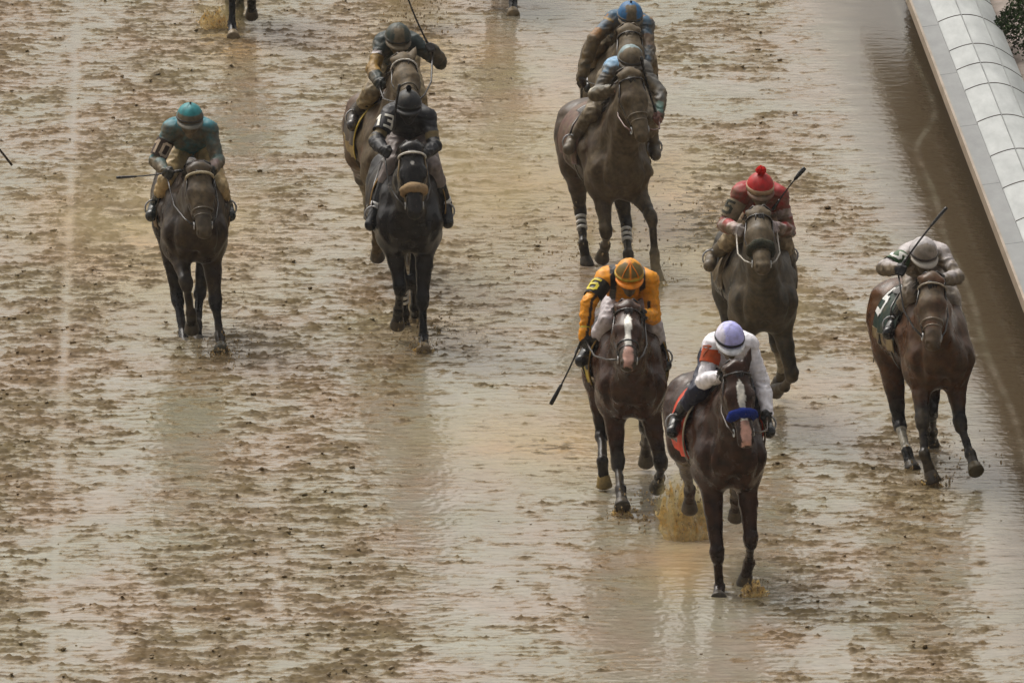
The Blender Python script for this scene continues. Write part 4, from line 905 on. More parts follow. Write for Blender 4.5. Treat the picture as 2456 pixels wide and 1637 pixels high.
    for j in range(nb_):
        fs += [[2 * j, 2 * j + 1, 2 * j + 3, 2 * j + 2], [k_ + 2 * j, k_ + 2 * j + 2, k_ + 2 * j + 3, k_ + 2 * j + 1], [2 * j + 1, k_ + 2 * j + 1, k_ + 2 * j + 3, 2 * j + 3], [2 * j, 2 * j + 2, k_ + 2 * j + 2, k_ + 2 * j]]
    pc = sp.get('peak', sp['helmet']); link('helmet_peak', mesh_np('peak', np.array(vs), fs, np.tile(np.array(list(pc) + [sp.get('peakmud', hmud)]), (len(vs), 1))), hel, M_CLOTH)
    if sp.get('band'):
        w_ = sp.get('bandw', .011); th0 = R(88)
        pp = [[dome(th0 + dt, ph, .005) for ph in np.linspace(0, 2 * math.pi, 33)[:-1]] for dt in (-w_ / .12, w_ / .12)]
        pi_ = [[dome(th0 + dt, ph, -.006) for ph in np.linspace(0, 2 * math.pi, 33)[:-1]] for dt in (-w_ / .12, w_ / .12)]
        vv = pp[0] + pp[1] + pi_[0] + pi_[1]; ff = []
        for j in range(32):
            j2 = (j + 1) % 32; ff += [[j, 32 + j, 32 + j2, j2], [j, j2, 64 + j2, 64 + j], [32 + j, 96 + j, 96 + j2, 32 + j2]]
        MB().add((vv, ff)).build('helmet_band', M_CLOTH, hel, list(sp['band']) + [sp.get('bandmud', .1)])
    if sp.get('seam'):
        for dph in (-.62, 0, .62):
            MB().add(tube([dome(th, R(90) + dph * math.sin(th), .002) for th in np.linspace(.05, 1.45, 12)], .005, 5)).build('helmet_seam', M_CLOTH, hel, list(sp['seam']) + [.05])
    if sp.get('pompom'):
        r_ = sp.get('pomr', .036); c = dome(.02, 0, r_ * .7); F = Field(c - r_ * 1.5, c + r_ * 1.5, .006); F.cone(c, c + V(0, 0, .002), r_, r_, 0)
        v, f = F.mesh(); v = c + (v - c) * (1 + .22 * noise3(v, 60, 1))[:, None]
        link('pompom', mesh_np('pompom', v, f, np.tile(np.array(list(sp['pompom']) + [.05]), (len(v), 1))), hel, M_FLEECE)
    # goggles over the eyes
    gp = [(H(-.042, .088, -.006), H(-.018, .104, -.010), .025, .022, .012), (H(.018, .104, -.010), H(.042, .088, -.006), .022, .025, .012)]
    v, f = surface(gp, .006, 0, rel=1)
    link('goggles', mesh_np('goggles', v, f, np.tile(np.array([.02, .017, .015, sp.get('gogmud', .3)]), (len(v), 1))), root, M_GLOSS)
    # number cloth on the right upper arm
    if sp.get('arm'):
        a, b = Q['shR'], Q['elR']; d = nrm(b - a); c0 = nrm(V(*sp.get('armdir', (-.45, -.85, .25)))); c0 = nrm(c0 - (c0 @ d) * d); c1 = np.cross(d, c0)
        if c1[0] > 0: c1 = -c1
        def mp(u, w_, o=0.0):
            r_ = .066 + o; an = u / r_; s_ = sp.get('armt', .52) * .29 - w_
            p = a + d * s_; nn_ = c0 * math.cos(an) - c1 * math.sin(an); return p + nn_ * (r_ + .016 - .03 * s_), nn_
        L2 = .078; vs, fs = [], []; na = 18; hw = sp.get('armw', 2.3)
        for o in (0, -.012):
            for i in range(5):
                for j in range(na + 1): vs.append(mp((-hw + 2 * hw * j / na) * .066, L2 * (1 - i / 2), o)[0])
        m_ = 5 * (na + 1)
        for i in range(4):
            for j in range(na):
                q = [i * (na + 1) + j, (i + 1) * (na + 1) + j, (i + 1) * (na + 1) + j + 1, i * (na + 1) + j + 1]; fs += [q, [x + m_ for x in q[::-1]]]
        ab = link('number_cloth', mesh_np('number_cloth', np.array(vs), fs, np.tile(np.array(list(sp['arm'][0]) + [sp.get('armmud', .15)]), (len(vs), 1))), root, M_CLOTH)
        if sp['arm'][1]:
            ro = R(sp.get('numrot', 0)); mq = lambda u, w_: mp(u * math.cos(ro) - w_ * math.sin(ro), u * math.sin(ro) + w_ * math.cos(ro), .004)
            glyphs(sp['arm'][1], mq, sp.get('numsize', .10), sp.get('numstroke', .02), gap=.35).build('lettering', M_CLOTH, ab, list(sp['arm'][2]) + [0], smooth=False)
    # riding whip: held, so a thing of its own
    if sp.get('whip'):
        w0, w1 = Q['w0'] + base, Q['w1'] + base; mid = w0 + (w1 - w0) * .3
        if sp.get('whipflip'): w0, w1 = w1, w0
        wp = empty('riding_whip', tuple(wl(w0)), hd); tag(wp, sp['whip'], 'whip', 'riding whips held by the jockeys')
        D = w1 - w0; ln = np.linalg.norm(D); sk = nrm(np.cross(D, V(0, 1, 0))); bend = lambda t: D * t + sk * .02 * math.sin(t * math.pi) * ln
        MB().add(tube([bend(t) for t in np.linspace(.0, 1, 9)], sp.get('whr', .008), 7)).build('whip_shaft', M_GLOSS, wp, (.012, .010, .010))
        MB().add(tube([bend(t) for t in (0, .02, .1, .2, .24)], [.009, .014, .013, .012, .008], 8)).build('whip_handle', M_GLOSS, wp, (.02, .018, .016))
        if sp.get('flap', True):
            fr = sp.get('flapr', .017); MB().add(tube([bend(t) for t in (.70, .73, .85, .97, 1.0)], [.008, fr * .8, fr, fr * 1.1, fr * .9], 8)).build('whip_flap', M_GLOSS, wp, sp.get('flapc', (.010, .010, .010)))
    return root

# ------------------------------------------------------------------ the field
def hoops(c0, c1, n, ph=0.0):
    def f(col, v, seg, tt, Q, sm):
        m = seg >= 2; k = np.floor((tt + (seg % 2) * 1.0) * n + ph).astype(int) % 2 == 0
        col[m & k] = c1; return col
    return f
def pat_yellow(col, v, seg, tt, Q, sm):
    x = v[:, 0] - sm[0]; m = (seg <= 1) & (np.abs(np.abs(x) - .115) < .024); col[m] = (.012, .010, .010)
    for s, i in (('R', 2), ('L', 4)):
        mm = (seg == i) | (seg == i + 1); c = Q['el' + s]; d = nrm(Q['ha' + s] - Q['sh' + s]); o = nrm(np.cross(d, V(0, -1, 0)))
        a = (v - Q['sh' + s]); a = a - (a @ d)[:, None] * d
        lat = (v @ o) - np.where(seg == i, (Q['sh' + s] * 1) @ o + tt * ((Q['el' + s] - Q['sh' + s]) @ o), Q['el' + s] @ o + tt * ((Q['ha' + s] - Q['el' + s]) @ o))
        col[mm & (np.abs(lat + (.012 if s == 'R' else -.03)) < .012) & ((seg == i + 1) | (tt > .55))] = (.02, .012, .010)
    return col
def pat_red(col, v, seg, tt, Q, sm):
    w = (.55, .42, .40)
    for i in (2, 4): m = (seg == i) & (tt > .40) & (tt < .64); col[m] = w
    for i in (3, 5): m = (seg == i) & (((tt > .0) & (tt < .30)) | (tt > .62)); col[m] = w
    m = (seg == 2) & (tt > .9); col[m] = (.20, .03, .015)
    return col
def pat_teal(col, v, seg, tt, Q, sm):
    m = ((seg == 3) | (seg == 5)); col[m] = (.035, .085, .085); m = (seg == 5) & (tt > .5); col[m] = (.12, .06, .065); m = (seg == 3) & (tt < .35); col[m] = (.10, .09, .06); return col
def pat_black(col, v, seg, tt, Q, sm):
    m = ((seg == 2) | (seg == 4)) & (tt > .60) & (tt < .80); col[m] = (.16, .115, .045); m = ((seg == 2) | (seg == 4)) & (tt > .9); col[m] = (.10, .075, .03); return col
def pat_green(col, v, seg, tt, Q, sm):
    m = (seg == 2) & (tt > .55); col[m] = (.26, .15, .025); m = (seg == 3) & (tt < .5); col[m] = (.26, .15, .03); m = (seg == 2) & (tt > .42) & (tt < .52) & (v[:, 0] < Q['shR'][0] - .03); col[m] = (.6, .55, .55); return col
def pat_light(col, v, seg, tt, Q, sm):
    m = ((seg == 2) & (tt < .30)) | ((seg <= 1) & (v[:, 0] < sm[0] - .05)); col[m] = (.22, .38, .55); m = (seg == 3); col[m] = (.13, .12, .09); m = (seg == 2) & (tt > .85); col[m] = (.5, .47, .38)
    m = (seg == 5) & (tt > .55); col[m] = (.10, .20, .17); return col
def pat_blue(col, v, seg, tt, Q, sm):
    b, yl, og = (.03, .12, .24), (.38, .21, .015), (.30, .12, .012)
    nz = noise3(v, 9, 3)
    m = (seg == 2) & (tt > .05) & (tt < .25) & (nz > -.2); col[m] = yl; m = (seg == 2) & (tt > .65); col[m] = og; m = (seg == 3); col[m] = yl; m = (seg == 3) & (tt > .62) & (tt < .72); col[m] = (.03, .08, .10)
    m = (seg <= 1) & (v[:, 1] < sm[1]) & (nz > .1); col[m] = og
    m = (seg == 4) & (tt > .5); col[m] = (.12, .05, .03); return col

def hp_yellow(x, y, z, th, ph):
    if y > .12 and .35 < th < 1.36 and abs(x) > .05: return ((.16, .105, .012), .25)
def hp_mudfront(lim, c, m):
    def f(x, y, z, th, ph):
        if y > lim: return (c, m)
    return f
def hp_green(x, y, z, th, ph):
    if y > .25 and abs(x) < .36 and th > .5: return ((.14, .115, .075), .5)
def hp_blue(x, y, z, th, ph):
    if y > .2 and abs(x) < .42 and th > .35: return ((.15, .13, .085), .5)
def hp_teal(x, y, z, th, ph):
    if y > .1 and th > 1.15: return ((.11, .115, .10), .5)

HORSES = {
 'white': (dict(label='dark chestnut racehorse with blue noseband and red orange saddle cloth, leading the race', coat=(.042, .018, .010), points=(.026, .012, .008), mud=.04, legmud=.1, blaze='full', muzzle=(.03, .02, .018),
    noseband=('roll', (.008, .022, .16), .05), ears=('back', 'up'), cloth=(.62, .055, .015), clothmud=.05, edge=(.25, .20, .13), rein=(.05, .03, .02), cloth_y=(.44, 1.0, 2.05), bandage=(), hoof={}, h=.0115),
   dict(label='jockey in white silks and lavender white helmet with orange armband, on the leading horse', jersey=(.80, .78, .83), mud=-.1, mudfront=.12, muddrop=.3, helmet=(.45, .45, .84), helmud=-.1, helmpat=lambda x, y, z, th, ph: ((.66, .64, .78), 0) if x < -.5 else None, peak=(.78, .78, .80), peakmud=-.2, band=(.012, .012, .02), bandw=.010,
    breeches=(.010, .013, .035), breechmud=.1, glove=(.010, .010, .011), arm=((.50, .075, .012), '7', (.35, .09, .03)), numsize=.075, numstroke=.012, armdir=(-.75, -.62, .2), armt=.22, facemud=.62, skin=(.13, .075, .055), pitch=26, whip='short black whip handle in the left hand of the jockey in white silks', flap=False)),
 'yellow': (dict(label='dark bay racehorse with white blaze and pink nose, beneath the jockey in orange', coat=(.050, .021, .011), points=(.016, .011, .009), mud=.12, legmud=.12, blaze='full', muzzle=(.05, .045, .03),
    noseband=('plain', (.012, .010, .010), .1), cloth=(.014, .013, .013), clothmud=.15, trim=(.42, .30, .02), trimtext='GR', edge=(.32, .18, .03), cloth_y=(.46, 1.16, 1.95), hoof={'HR': (.30, .20, .055)}, h=.0115),
   dict(label='jockey in orange yellow silks with black stripes and a yellow helmet', jersey=(.80, .31, .010), pattern=pat_yellow, mud=.10, mudfront=.25, helmet=(.72, .29, .006), helmpat=hp_yellow, helmud=.1, peak=(.80, .24, .006), peakmud=.0, band=(.45, .32, .03), bandw=.010, seam=(.78, .22, .006),
    breeches=(.50, .46, .48), breechmud=.12, glove=(.010, .010, .010), cuff=(.55, .42, .02), arm=((.012, .011, .010), '6', (.62, .52, .03)), armdir=(-.6, -.78, .2), numsize=.105, facemud=.7, skin=(.12, .07, .05), pitch=20, whip='long black whip pointing down from the hand of the jockey in orange yellow', whr=.007, flapr=.017)),
 'five': (dict(label='bay racehorse with dark green saddle cloth numbered 5, galloping nearest the rail', coat=(.088, .038, .016), points=(.010, .009, .009), mud=.20, legmud=.0, facemud=.34, muzzle=(.09, .07, .045), noseband=('plain', (.17, .13, .085), .2), browband=(.42, .36, .27), browr=.007, ears=('back', 'back'),
    cloth=(.012, .038, .030), clothmud=.2, clothno='5', trim=(.30, .22, .11), trimtext='AU', socks=('HR',), cloth_y=(.48, 1.12, 1.85), hoof={'FL': (.10, .08, .04)}),
   dict(label='jockey in muddy white silks and grey helmet with green number 5 armband, nearest the rail', jersey=(.48, .44, .44), mud=.42, mudfront=.9, muddrop=.5, helmet=(.45, .42, .42), helmpat=hp_mudfront(.35, (.30, .26, .22), .3), helmud=.1, peak=(.50, .45, .38), band=(.05, .04, .035), bandw=.007, seam=None,
    breeches=(.45, .40, .36), breechmud=.4, glove=(.012, .012, .013), arm=((.03, .085, .025), '5', (.75, .75, .70)), armdir=(-.3, -.8, .55), armmud=.05, numsize=.115, numstroke=.024, numrot=-60, facemud=.9, skin=(.09, .06, .05), pitch=24, whip='thin black whip raised across the grey helmet of the jockey nearest the rail', whipflip=False, whr=.008, flapr=.013)),
 'red': (dict(label='mud plastered grey racehorse with fuzzy dark noseband, beneath the jockey in red', coat=(.042, .040, .034), points=(.024, .022, .019), mud=.34, legmud=.1, facemud=.62, muzzle=(.20, .15, .10), noseband=('roll', (.035, .040, .030), .25), ears=('back', 'back'),
    cloth=(.10, .08, .055), clothmud=.6, socks=('HL',), rein=(.30, .27, .22), hoof={}),
   dict(label='jockey in red and white hooped silks with a red helmet topped by a pompom', jersey=(.33, .010, .014), pattern=pat_red, mud=.30, mudfront=.8, helmet=(.42, .010, .010), helmud=.08, helmpat=hp_mudfront(2, (0, 0, 0), 0), peak=(.16, .05, .03), peakmud=.4, band=(.40, .26, .15), bandw=.020, bandmud=.2, pompom=(.52, .012, .010), pomr=.040,
    breeches=(.46, .36, .22), breechmud=.42, gloveR=(.30, .26, .24), gloveL=(.42, .34, .33), arm=((.34, .28, .18), '5', (.035, .035, .02)), armdir=(-.72, -.68, .1), armmud=.25, boot=(.10, .08, .06), bootmud=.5, facemud=.95, skin=(.09, .06, .05), pitch=18, whip='black whip standing up behind the left shoulder of the jockey in red', whr=.006, flapr=.018)),
 'teal': (dict(label='very dark bay racehorse with a pale browband, beneath the jockey in teal', coat=(.026, .016, .012), points=(.013, .011, .011), mud=.22, legmud=.0, facemud=.40, muzzle=(.08, .065, .045), noseband=('plain', (.06, .05, .035), .3), browband=(.46, .40, .28), ears=('back', 'back'),
    cloth=(.040, .030, .024), clothmud=.3, trim=(.20, .12, .045), cloth_y=(.46, 1.2, 1.9), hoof={'FL': (.07, .075, .06)}),
   dict(label='jockey in teal silks and teal helmet with brown number 10 armband, on the left', jersey=(.018, .16, .20), pattern=pat_teal, mud=.30, mudfront=1.3, muddrop=.5, helmet=(.020, .20, .22), helmpat=hp_teal, helmud=.0, peak=(.15, .15, .13), peakmud=.3, band=(.03, .03, .03), bandw=.006, pompom=(.01, .02, .02), pomr=.010,
    breeches=(.46, .33, .16), breechmud=.25, glove=(.022, .022, .017), glovemud=.2, arm=((.045, .026, .020), '10', (.55, .44, .33)), armdir=(-.15, -.95, .2), armw=2.0, armt=.62, numsize=.10, facemud=.9, skin=(.055, .040, .033), boot=(.015, .020, .020), bootmud=.1, pitch=14, whip='black whip held out sideways to the left by the jockey in teal', whr=.0065, flapr=.012)),
 'black': (dict(label='black racehorse with a tan sheepskin noseband and white browband, in front of the brown horse', coat=(.014, .0125, .013), points=(.011, .0105, .011), mud=.0, legmud=.0, blaze='star', muzzle=(.02, .018, .017), noseband=('roll', (.30, .21, .12), .15), browband=(.66, .64, .60), browr=.009, tack=(.22, .15, .07), ears=('back', 'back'),
    cloth=(.016, .014, .014), clothmud=.2, edge=(.33, .19, .05), cloth_y=(.44, 1.1, 1.75), bandage=('HR',), bn=3, hoof={'FL': (.36, .27, .16), 'HL': (.25, .20, .13)}, girth=(.2, .15, .08)),
   dict(label='jockey in all black silks with a white number 13 on the right sleeve', jersey=(.010, .0105, .014), pattern=pat_black, mud=.12, mudfront=.1, helmet=(.014, .015, .018), helmud=.15, peak=(.015, .015, .017), band=(.03, .03, .03), bandw=.008, pompom=(.008, .008, .010), pomr=.026,
    breeches=(.20, .165, .155), breechmud=.2, glove=(.012, .012, .013), arm=((.010, .010, .013), '13', (.80, .78, .70)), armdir=(-.35, -.9, .15), armt=.40, armmud=-.2, numsize=.10, numstroke=.020, numrot=16, boot=(.010, .010, .012), bootband=(.65, .64, .62), facemud=.1, skin=(.016, .015, .016), pitch=12, whip='black whip tucked upright beside the face of the jockey numbered 13', whr=.010, flapr=.013)),
 'green': (dict(label='brown racehorse with a pale muddy face half hidden behind the black horse', coat=(.092, .042, .022), points=(.035, .022, .015), mud=.48, legmud=.1, facemud=.78, muzzle=(.12, .09, .06), noseband=('plain', (.06, .05, .03), .3), browband=(.66, .63, .57), browr=.007, ears=('back', 'up'),
    cloth=(.026, .022, .024), clothmud=.3, trim=(.34, .23, .075), socks=('HR',), edge=(.40, .28, .03), cloth_y=(.46, 1.2, 1.9), hoof={}),
   dict(label='jockey in dark green silks swinging a whip overhead, behind the jockey numbered 13', jersey=(.016, .030, .030), pattern=pat_green, mud=.16, mudfront=.9, helmet=(.018, .034, .030), helmpat=hp_green, helmud=.25, peak=(.12, .09, .06), peakmud=.5, band=(.03, .03, .025), bandw=.006,
    breeches=(.40, .31, .17), breechmud=.4, gloveR=(.018, .022, .020), gloveL=(.030, .027, .026), facemud=.95, skin=(.10, .075, .055), pitch=20, boot=(.05, .045, .045), bootmud=.2, whip='thin dark whip swung high above the jockey in dark green', whr=.008, flapr=.012, flap=False)),
 'lightblue': (dict(label='muddy brown racehorse with white hind leg bandages', coat=(.056, .032, .019), points=(.014, .013, .013), mud=.38, legmud=.0, facemud=.52, muzzle=(.17, .125, .075), noseband=('plain', (.10, .08, .05), .4), ears=('back', 'back'),
    cloth=(.13, .055, .042), clothmud=.35, cloth_y=(.50, 1.22, 1.85), bandage=('HR', 'HL'), bn=3, rein=(.16, .08, .06), hoof={}),
   dict(label='muddy jockey with pale blue shoulder and grey blue helmet', jersey=(.10, .095, .085), pattern=pat_light, mud=.45, mudfront=.9, muddrop=1.1, helmet=(.20, .27, .28), helmpat=hp_mudfront(.15, (.13, .12, .11), .55), helmud=.15, peak=(.10, .09, .08), peakmud=.4, band=(.06, .055, .05), bandw=.007,
    breeches=(.36, .29, .20), breechmud=.5, gloveR=(.42, .17, .13), gloveL=(.20, .10, .08), facemud=.95, skin=(.07, .06, .05), pitch=18, boot=(.10, .085, .07), bootmud=.4, whip='black whip held slanting in front of the left arm of the muddy jockey', whr=.009, flapr=.012)),
 'blue': (dict(label='mud brown racehorse mostly hidden, behind the muddy jockey with the pale blue shoulder', coat=(.070, .048, .032), points=(.03, .025, .02), mud=.62, legmud=.1, facemud=.70, muzzle=(.22, .12, .05), noseband=('plain', (.12, .09, .06), .5), ears=('back', 'back'), cloth=(.10, .08, .06), clothmud=.5, hoof={}),
   dict(label='jockey in blue and yellow silks with a blue helmet, topmost of the jockeys', jersey=(.035, .10, .17), pattern=pat_blue, mud=.36, mudfront=.9, muddrop=.4, helmet=(.025, .13, .30), helmpat=hp_blue, helmud=.05, peak=(.14, .12, .08), peakmud=.6, band=(.12, .10, .07), bandw=.006, pompom=(.02, .02, .03), pomr=.010,
    breeches=(.40, .30, .18), breechmud=.5, glove=(.035, .022, .016), facemud=.95, skin=(.17, .12, .08), pitch=18, boot=(.03, .03, .03), whip='thin dark whip hanging straight down from the hand of the jockey in blue', whr=.008, flapr=.010, flap=False)),
}
built = {}
for key, (hs, js) in HORSES.items():
    built[key] = (make_horse(key, hs), make_jockey(key, js))

# horses whose legs alone reach into the top of the frame
for src, x, y, lab in (('black', -2.61, 130.50, 'dark racehorse with only its forelegs in view at the top left'), ('black', -.10, 131.95, 'racehorse with only its pale forelegs in view at the top edge')):
    r_ = copy_tree(built[src][0]); r_.location = (x, y, 0); r_['label'] = lab
    r_.rotation_euler[2] = R(3)
    if x < -1: r_.scale.x = -1
    if 'group' in r_: r_['group'] = 'racehorses cut off by the top edge'
# whip of a rider just outside the left edge
wp = empty('riding_whip', (-5.0, 117.0, 1.74)); tag(wp, 'black whip tip poking in from outside the left edge', 'whip', 'riding whips held by the jockeys')
MB().add(tube([(0, 0, 0), (.31, 0, -.40), (.624, 0, -.807)], [.012, .008, .011], 7)).build('whip_shaft', M_GLOSS, wp, (.012, .010, .010))

# ------------------------------------------------------------------ splashes of muddy water
def mat_splash(nm, film, cols=((.72, .50, .17), (.95, .80, .46))):
    m = bpy.data.materials.new(nm); m.use_nodes = True; t = m.node_tree; N = t.nodes; L = t.links; b = N['Principled BSDF']
    tc = N.new('ShaderNodeTexCoord'); n = N.new('ShaderNodeTexNoise'); n.inputs['Scale'].default_value = 14; n.inputs['Detail'].default_value = 7; L.new(tc.outputs['Object'], n.inputs['Vector'])
    r_ = N.new('ShaderNodeValToRGB'); r_.color_ramp.elements[0].position = .35; r_.color_ramp.elements[0].color = list(cols[0]) + [1]; r_.color_ramp.elements[1].position = .65; r_.color_ramp.elements[1].color = list(cols[1]) + [1]
    L.new(n.outputs['Fac'], r_.inputs[0]); L.new(r_.outputs[0], b.inputs['Base Color']); b.inputs['Roughness'].default_value = .25
    tl = N.new('ShaderNodeBsdfTranslucent'); L.new(r_.outputs[0], tl.inputs[0]); tp = N.new('ShaderNodeBsdfTransparent')
    m1 = N.new('ShaderNodeMixShader'); m1.inputs[0].default_value = .7; L.new(b.outputs[0], m1.inputs[1]); L.new(tl.outputs[0], m1.inputs[2])
    n2 = N.new('ShaderNodeTexNoise'); n2.inputs['Scale'].default_value = 22; n2.inputs['Detail'].default_value = 6; n2.inputs['Roughness'].default_value = .7; L.new(tc.outputs['Object'], n2.inputs['Vector'])
    q = N.new('ShaderNodeMapRange'); q.inputs['From Min'].default_value = .40; q.inputs['From Max'].default_value = .64; q.inputs['To Min'].default_value = film[0]; q.inputs['To Max'].default_value = film[1]; L.new(n2.outputs['Fac'], q.inputs['Value'])
    m2 = N.new('ShaderNodeMixShader'); L.new(q.outputs[0], m2.inputs[0]); L.new(tp.outputs[0], m2.inputs[1]); L.new(m1.outputs[0], m2.inputs[2]); L.new(m2.outputs[0], N['Material Output'].inputs[0])
    return m
M_SPL = mat_splash('water_film', (.40, .96)); M_DROP = mat_splash('muddy_drops', (.5, .9), ((.20, .14, .07), (.52, .40, .22)))
def splash(name, loc, lab, w, d, hgt, lean, n_drop, curtain=True, seed=0, spread=1.0):
    rs = random.Random(seed); root = empty(name, loc); tag(root, lab, 'mud splash', 'splashes thrown up by the hooves')
    if curtain:
        vs, fs = [], []; na, nh = 40, 18
        for lay in (0, 1):
            for i in range(nh + 1):
                for j in range(na + 1):
                    u = j / na * 2 - 1; t = i / nh; top = hgt * (.62 + .38 * math.sin(2.1 * u + 1.9)) * (1 + .18 * math.sin(u * 9 + seed) + .12 * math.sin(u * 23))
                    fl = 1 + .18 * t
                    x = u * w * fl + lean[0] * t + .012 * math.sin(t * 13 + u * 7); y = -d * math.cos(u * 1.3) * (1 - .2 * t) + lean[1] * t + .015 * math.sin(u * 17 + t * 5) + lay * (.012 + .012 * (1 - t))
                    vs.append((x, y, top * t - .02))
        k = (nh + 1) * (na + 1); ix = lambda i, j, q: q * k + i * (na + 1) + j
        for i in range(nh):
            for j in range(na):
                hole = perlin(np.array([j * .35 + seed]), np.array([i * .3]), 4)[0]
                if hole > .85 - .8 * (i / nh) ** 2: continue
                fs += [[ix(i, j, 0), ix(i, j + 1, 0), ix(i + 1, j + 1, 0), ix(i + 1, j, 0)], [ix(i, j, 1), ix(i + 1, j, 1), ix(i + 1, j + 1, 1), ix(i, j + 1, 1)]]
        link('water_sheet', mesh_np('water_sheet', np.array(vs), fs, None), root, M_SPL)
    mb = MB(); octa = [[0, 2, 4], [2, 1, 4], [1, 3, 4], [3, 0, 4], [2, 0, 5], [1, 2, 5], [3, 1, 5], [0, 3, 5]]
    for i in range(n_drop):
        u = rs.gauss(0, .55); t = rs.random() ** .8; r_ = rs.choice((.0025, .003, .003, .004, .004, .005, .007, .010)) * (1.2 - .5 * t)
        p = V(u * w * (1 + .5 * t) * spread + lean[0] * t, -d * .8 + rs.gauss(0, d * .8) + lean[1] * t, hgt * 1.25 * t * (1 - .35 * min(1, abs(u))) + .005)
        st = rs.uniform(1, 2.2)
        v = [p + V(r_, 0, 0), p - V(r_, 0, 0), p + V(0, r_, 0), p - V(0, r_, 0), p + V(0, 0, r_ * st), p - V(0, 0, r_ * st)]
        mb.add((v, octa))
    o = mb.build('droplets', M_DROP, root); o['kind'] = 'stuff'
splash('mud_splash', (1.37, 104.5, 0), 'ochre curtain of muddy water behind the leading horse', .185, .11, .46, (-.02, .10), 260, True, 1)
splash('mud_splash', (1.83, 102.15, 0), 'small pale splash at the front hooves of the leading horse', .09, .05, .13, (.05, .05), 110, True, 2)
splash('mud_splash', (-.96, 131.0, 0), 'brown spray cut off by the top edge above the jockey in dark green', .34, .25, .62, (.0, .2), 700, False, 5)
splash('mud_splash', (-2.84, 131.0, 0), 'pale ochre splash round the forelegs at the top left', .17, .12, .20, (-.05, .1), 300, True, 7)
splash('mud_splash', (1.2, 105.2, 0), 'dark crumbs of mud flung up under the second placed horse', .32, .25, .35, (.1, .2), 520, False, 9)
splash('mud_splash', (-2.42, 112.4, 0), 'low splash between the hooves of the horse on the left', .22, .2, .22, (.05, .1), 260, False, 11)
splash('mud_splash', (-.75, 113.2, 0), 'low splash round the hooves of the black horse', .25, .2, .24, (.05, .2), 300, False, 13)
splash('mud_splash', (3.35, 107.2, 0), 'specks of mud kicked up by the horse nearest the rail', .40, .4, .30, (.1, .3), 300, False, 15)
splash('mud_splash', (.95, 117.6, 0), 'wide thin spray behind the horse with white hind bandages', .9, .9, .55, (.2, .6), 700, False, 17)

WHO = {'yellow': 'horse under the jockey in orange', 'five': 'horse nearest the rail', 'teal': 'horse under the jockey in teal', 'black': 'black horse', 'lightblue': 'horse with white hind bandages'}
for key, leg in (('yellow', 'FR'), ('five', 'FR'), ('teal', 'FL'), ('black', 'FL'), ('lightblue', 'FL')):
    p = POSE[key]['J'][leg][3]; hd = R(POSE[key]['head']); ox, oy = POSE[key]['o']
    w = (ox + p[0] * math.cos(hd) - p[1] * math.sin(hd), oy + p[0] * math.sin(hd) + p[1] * math.cos(hd) + .02, -.01)
    splash('mud_splash', w, 'low crown of slop round the planted forefoot of the ' + WHO[key], .075, .055, .10, (.0, .03), 110, True, sum(map(ord, key)), 1.6)

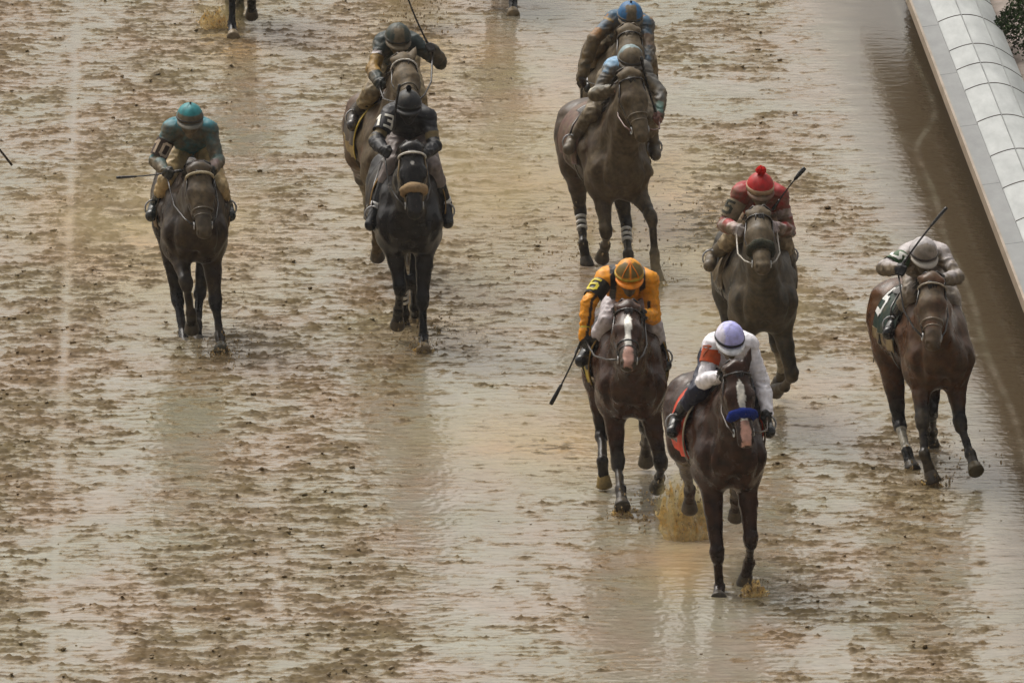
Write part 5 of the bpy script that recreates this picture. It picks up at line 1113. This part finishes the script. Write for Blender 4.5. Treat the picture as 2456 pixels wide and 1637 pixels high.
# soft spray hanging in the air behind the hooves: fine droplets as volumes
def mist(loc, size, dens, colr, lab, rough=3.0):
    m = bpy.data.materials.new('spray_volume'); m.use_nodes = True; t = m.node_tree; t.nodes.clear(); N = t.nodes; L = t.links
    out = N.new('ShaderNodeOutputMaterial'); pv = N.new('ShaderNodeVolumePrincipled'); L.new(pv.outputs[0], out.inputs['Volume'])
    pv.inputs['Color'].default_value = list(colr) + [1]; pv.inputs['Anisotropy'].default_value = .25
    tc = N.new('ShaderNodeTexCoord'); ln = N.new('ShaderNodeVectorMath'); ln.operation = 'LENGTH'; L.new(tc.outputs['Object'], ln.inputs[0])
    fo = N.new('ShaderNodeMapRange'); fo.interpolation_type = 'SMOOTHSTEP'; fo.inputs['From Min'].default_value = 1.0; fo.inputs['From Max'].default_value = .15; L.new(ln.outputs['Value'], fo.inputs['Value'])
    n = N.new('ShaderNodeTexNoise'); n.inputs['Scale'].default_value = rough; n.inputs['Detail'].default_value = 4; L.new(tc.outputs['Object'], n.inputs['Vector'])
    nr = N.new('ShaderNodeMapRange'); nr.inputs['From Min'].default_value = .38; nr.inputs['From Max'].default_value = .68; L.new(n.outputs['Fac'], nr.inputs['Value'])
    a = N.new('ShaderNodeMath'); a.operation = 'MULTIPLY'; L.new(fo.outputs[0], a.inputs[0]); L.new(nr.outputs[0], a.inputs[1])
    b = N.new('ShaderNodeMath'); b.operation = 'MULTIPLY'; L.new(a.outputs[0], b.inputs[0]); b.inputs[1].default_value = dens; L.new(b.outputs[0], pv.inputs['Density'])
    vs, fs = [], []; nu, nv = 24, 12
    for i in range(nv + 1):
        for j in range(nu): th, ph = math.pi * i / nv, 2 * math.pi * j / nu; vs.append((math.sin(th) * math.cos(ph), math.sin(th) * math.sin(ph), max(math.cos(th), -.0) if False else math.cos(th)))
    for i in range(nv):
        for j in range(nu): fs.append([i * nu + j, (i + 1) * nu + j, (i + 1) * nu + (j + 1) % nu, i * nu + (j + 1) % nu])
    o = link('spray_mist', mesh_np('spray_mist', np.array(vs), fs, None), None, m); o.location = loc; o.scale = size
    tag(o, lab, 'spray', kind='stuff')
OC = (.92, .74, .42)
mist((1.36, 104.6, .20), (.27, .24, .40), 22.0, (.97, .77, .34), 'golden spray behind the leading horse', 2.5)
mist((-.96, 131.2, .45), (.52, .5, .66), 6.0, (.82, .62, .33), 'brown spray above the jockey in dark green', 2.5)
mist((-2.86, 131.1, .12), (.36, .3, .26), 4.0, (.95, .76, .38), 'ochre spray round the forelegs at the top left')
mist((.45, 108.2, .25), (1.3, 1.3, .5), .59, OC, 'thin ochre spray behind the jockey in orange')
mist((-3.3, 118.0, .3), (1.6, 2.6, .6), .51, OC, 'thin ochre spray behind the jockey in teal')
mist((.5, 120.0, .4), (1.9, 2.6, .8), .44, OC, 'thin ochre spray behind the muddy brown racehorse')
mist((1.85, 113.0, .4), (1.1, 2.0, .7), .51, OC, 'thin ochre spray behind the grey racehorse')
mist((-.6, 118.5, .4), (1.2, 2.4, .8), .44, OC, 'thin ochre spray behind the brown racehorse')
mist((3.3, 109.6, .3), (.6, 1.2, .5), .59, OC, 'thin ochre spray behind the horse nearest the rail')

# rain-filled air: one even box round camera, track and field; the sky stays outside it
hz = bpy.data.materials.new('rain_haze'); hz.use_nodes = True; t = hz.node_tree; t.nodes.clear()
out = t.nodes.new('ShaderNodeOutputMaterial'); pv = t.nodes.new('ShaderNodeVolumePrincipled'); t.links.new(pv.outputs[0], out.inputs['Volume'])
pv.inputs['Color'].default_value = (.93, .91, .88, 1); pv.inputs['Density'].default_value = .00014; pv.inputs['Anisotropy'].default_value = .2
ho = MB().box((-60, -12, -1.2), (60, 175, 24)).build('haze', hz, None, smooth=False); tag(ho, 'thin grey rain haze over the track', 'haze', kind='stuff')
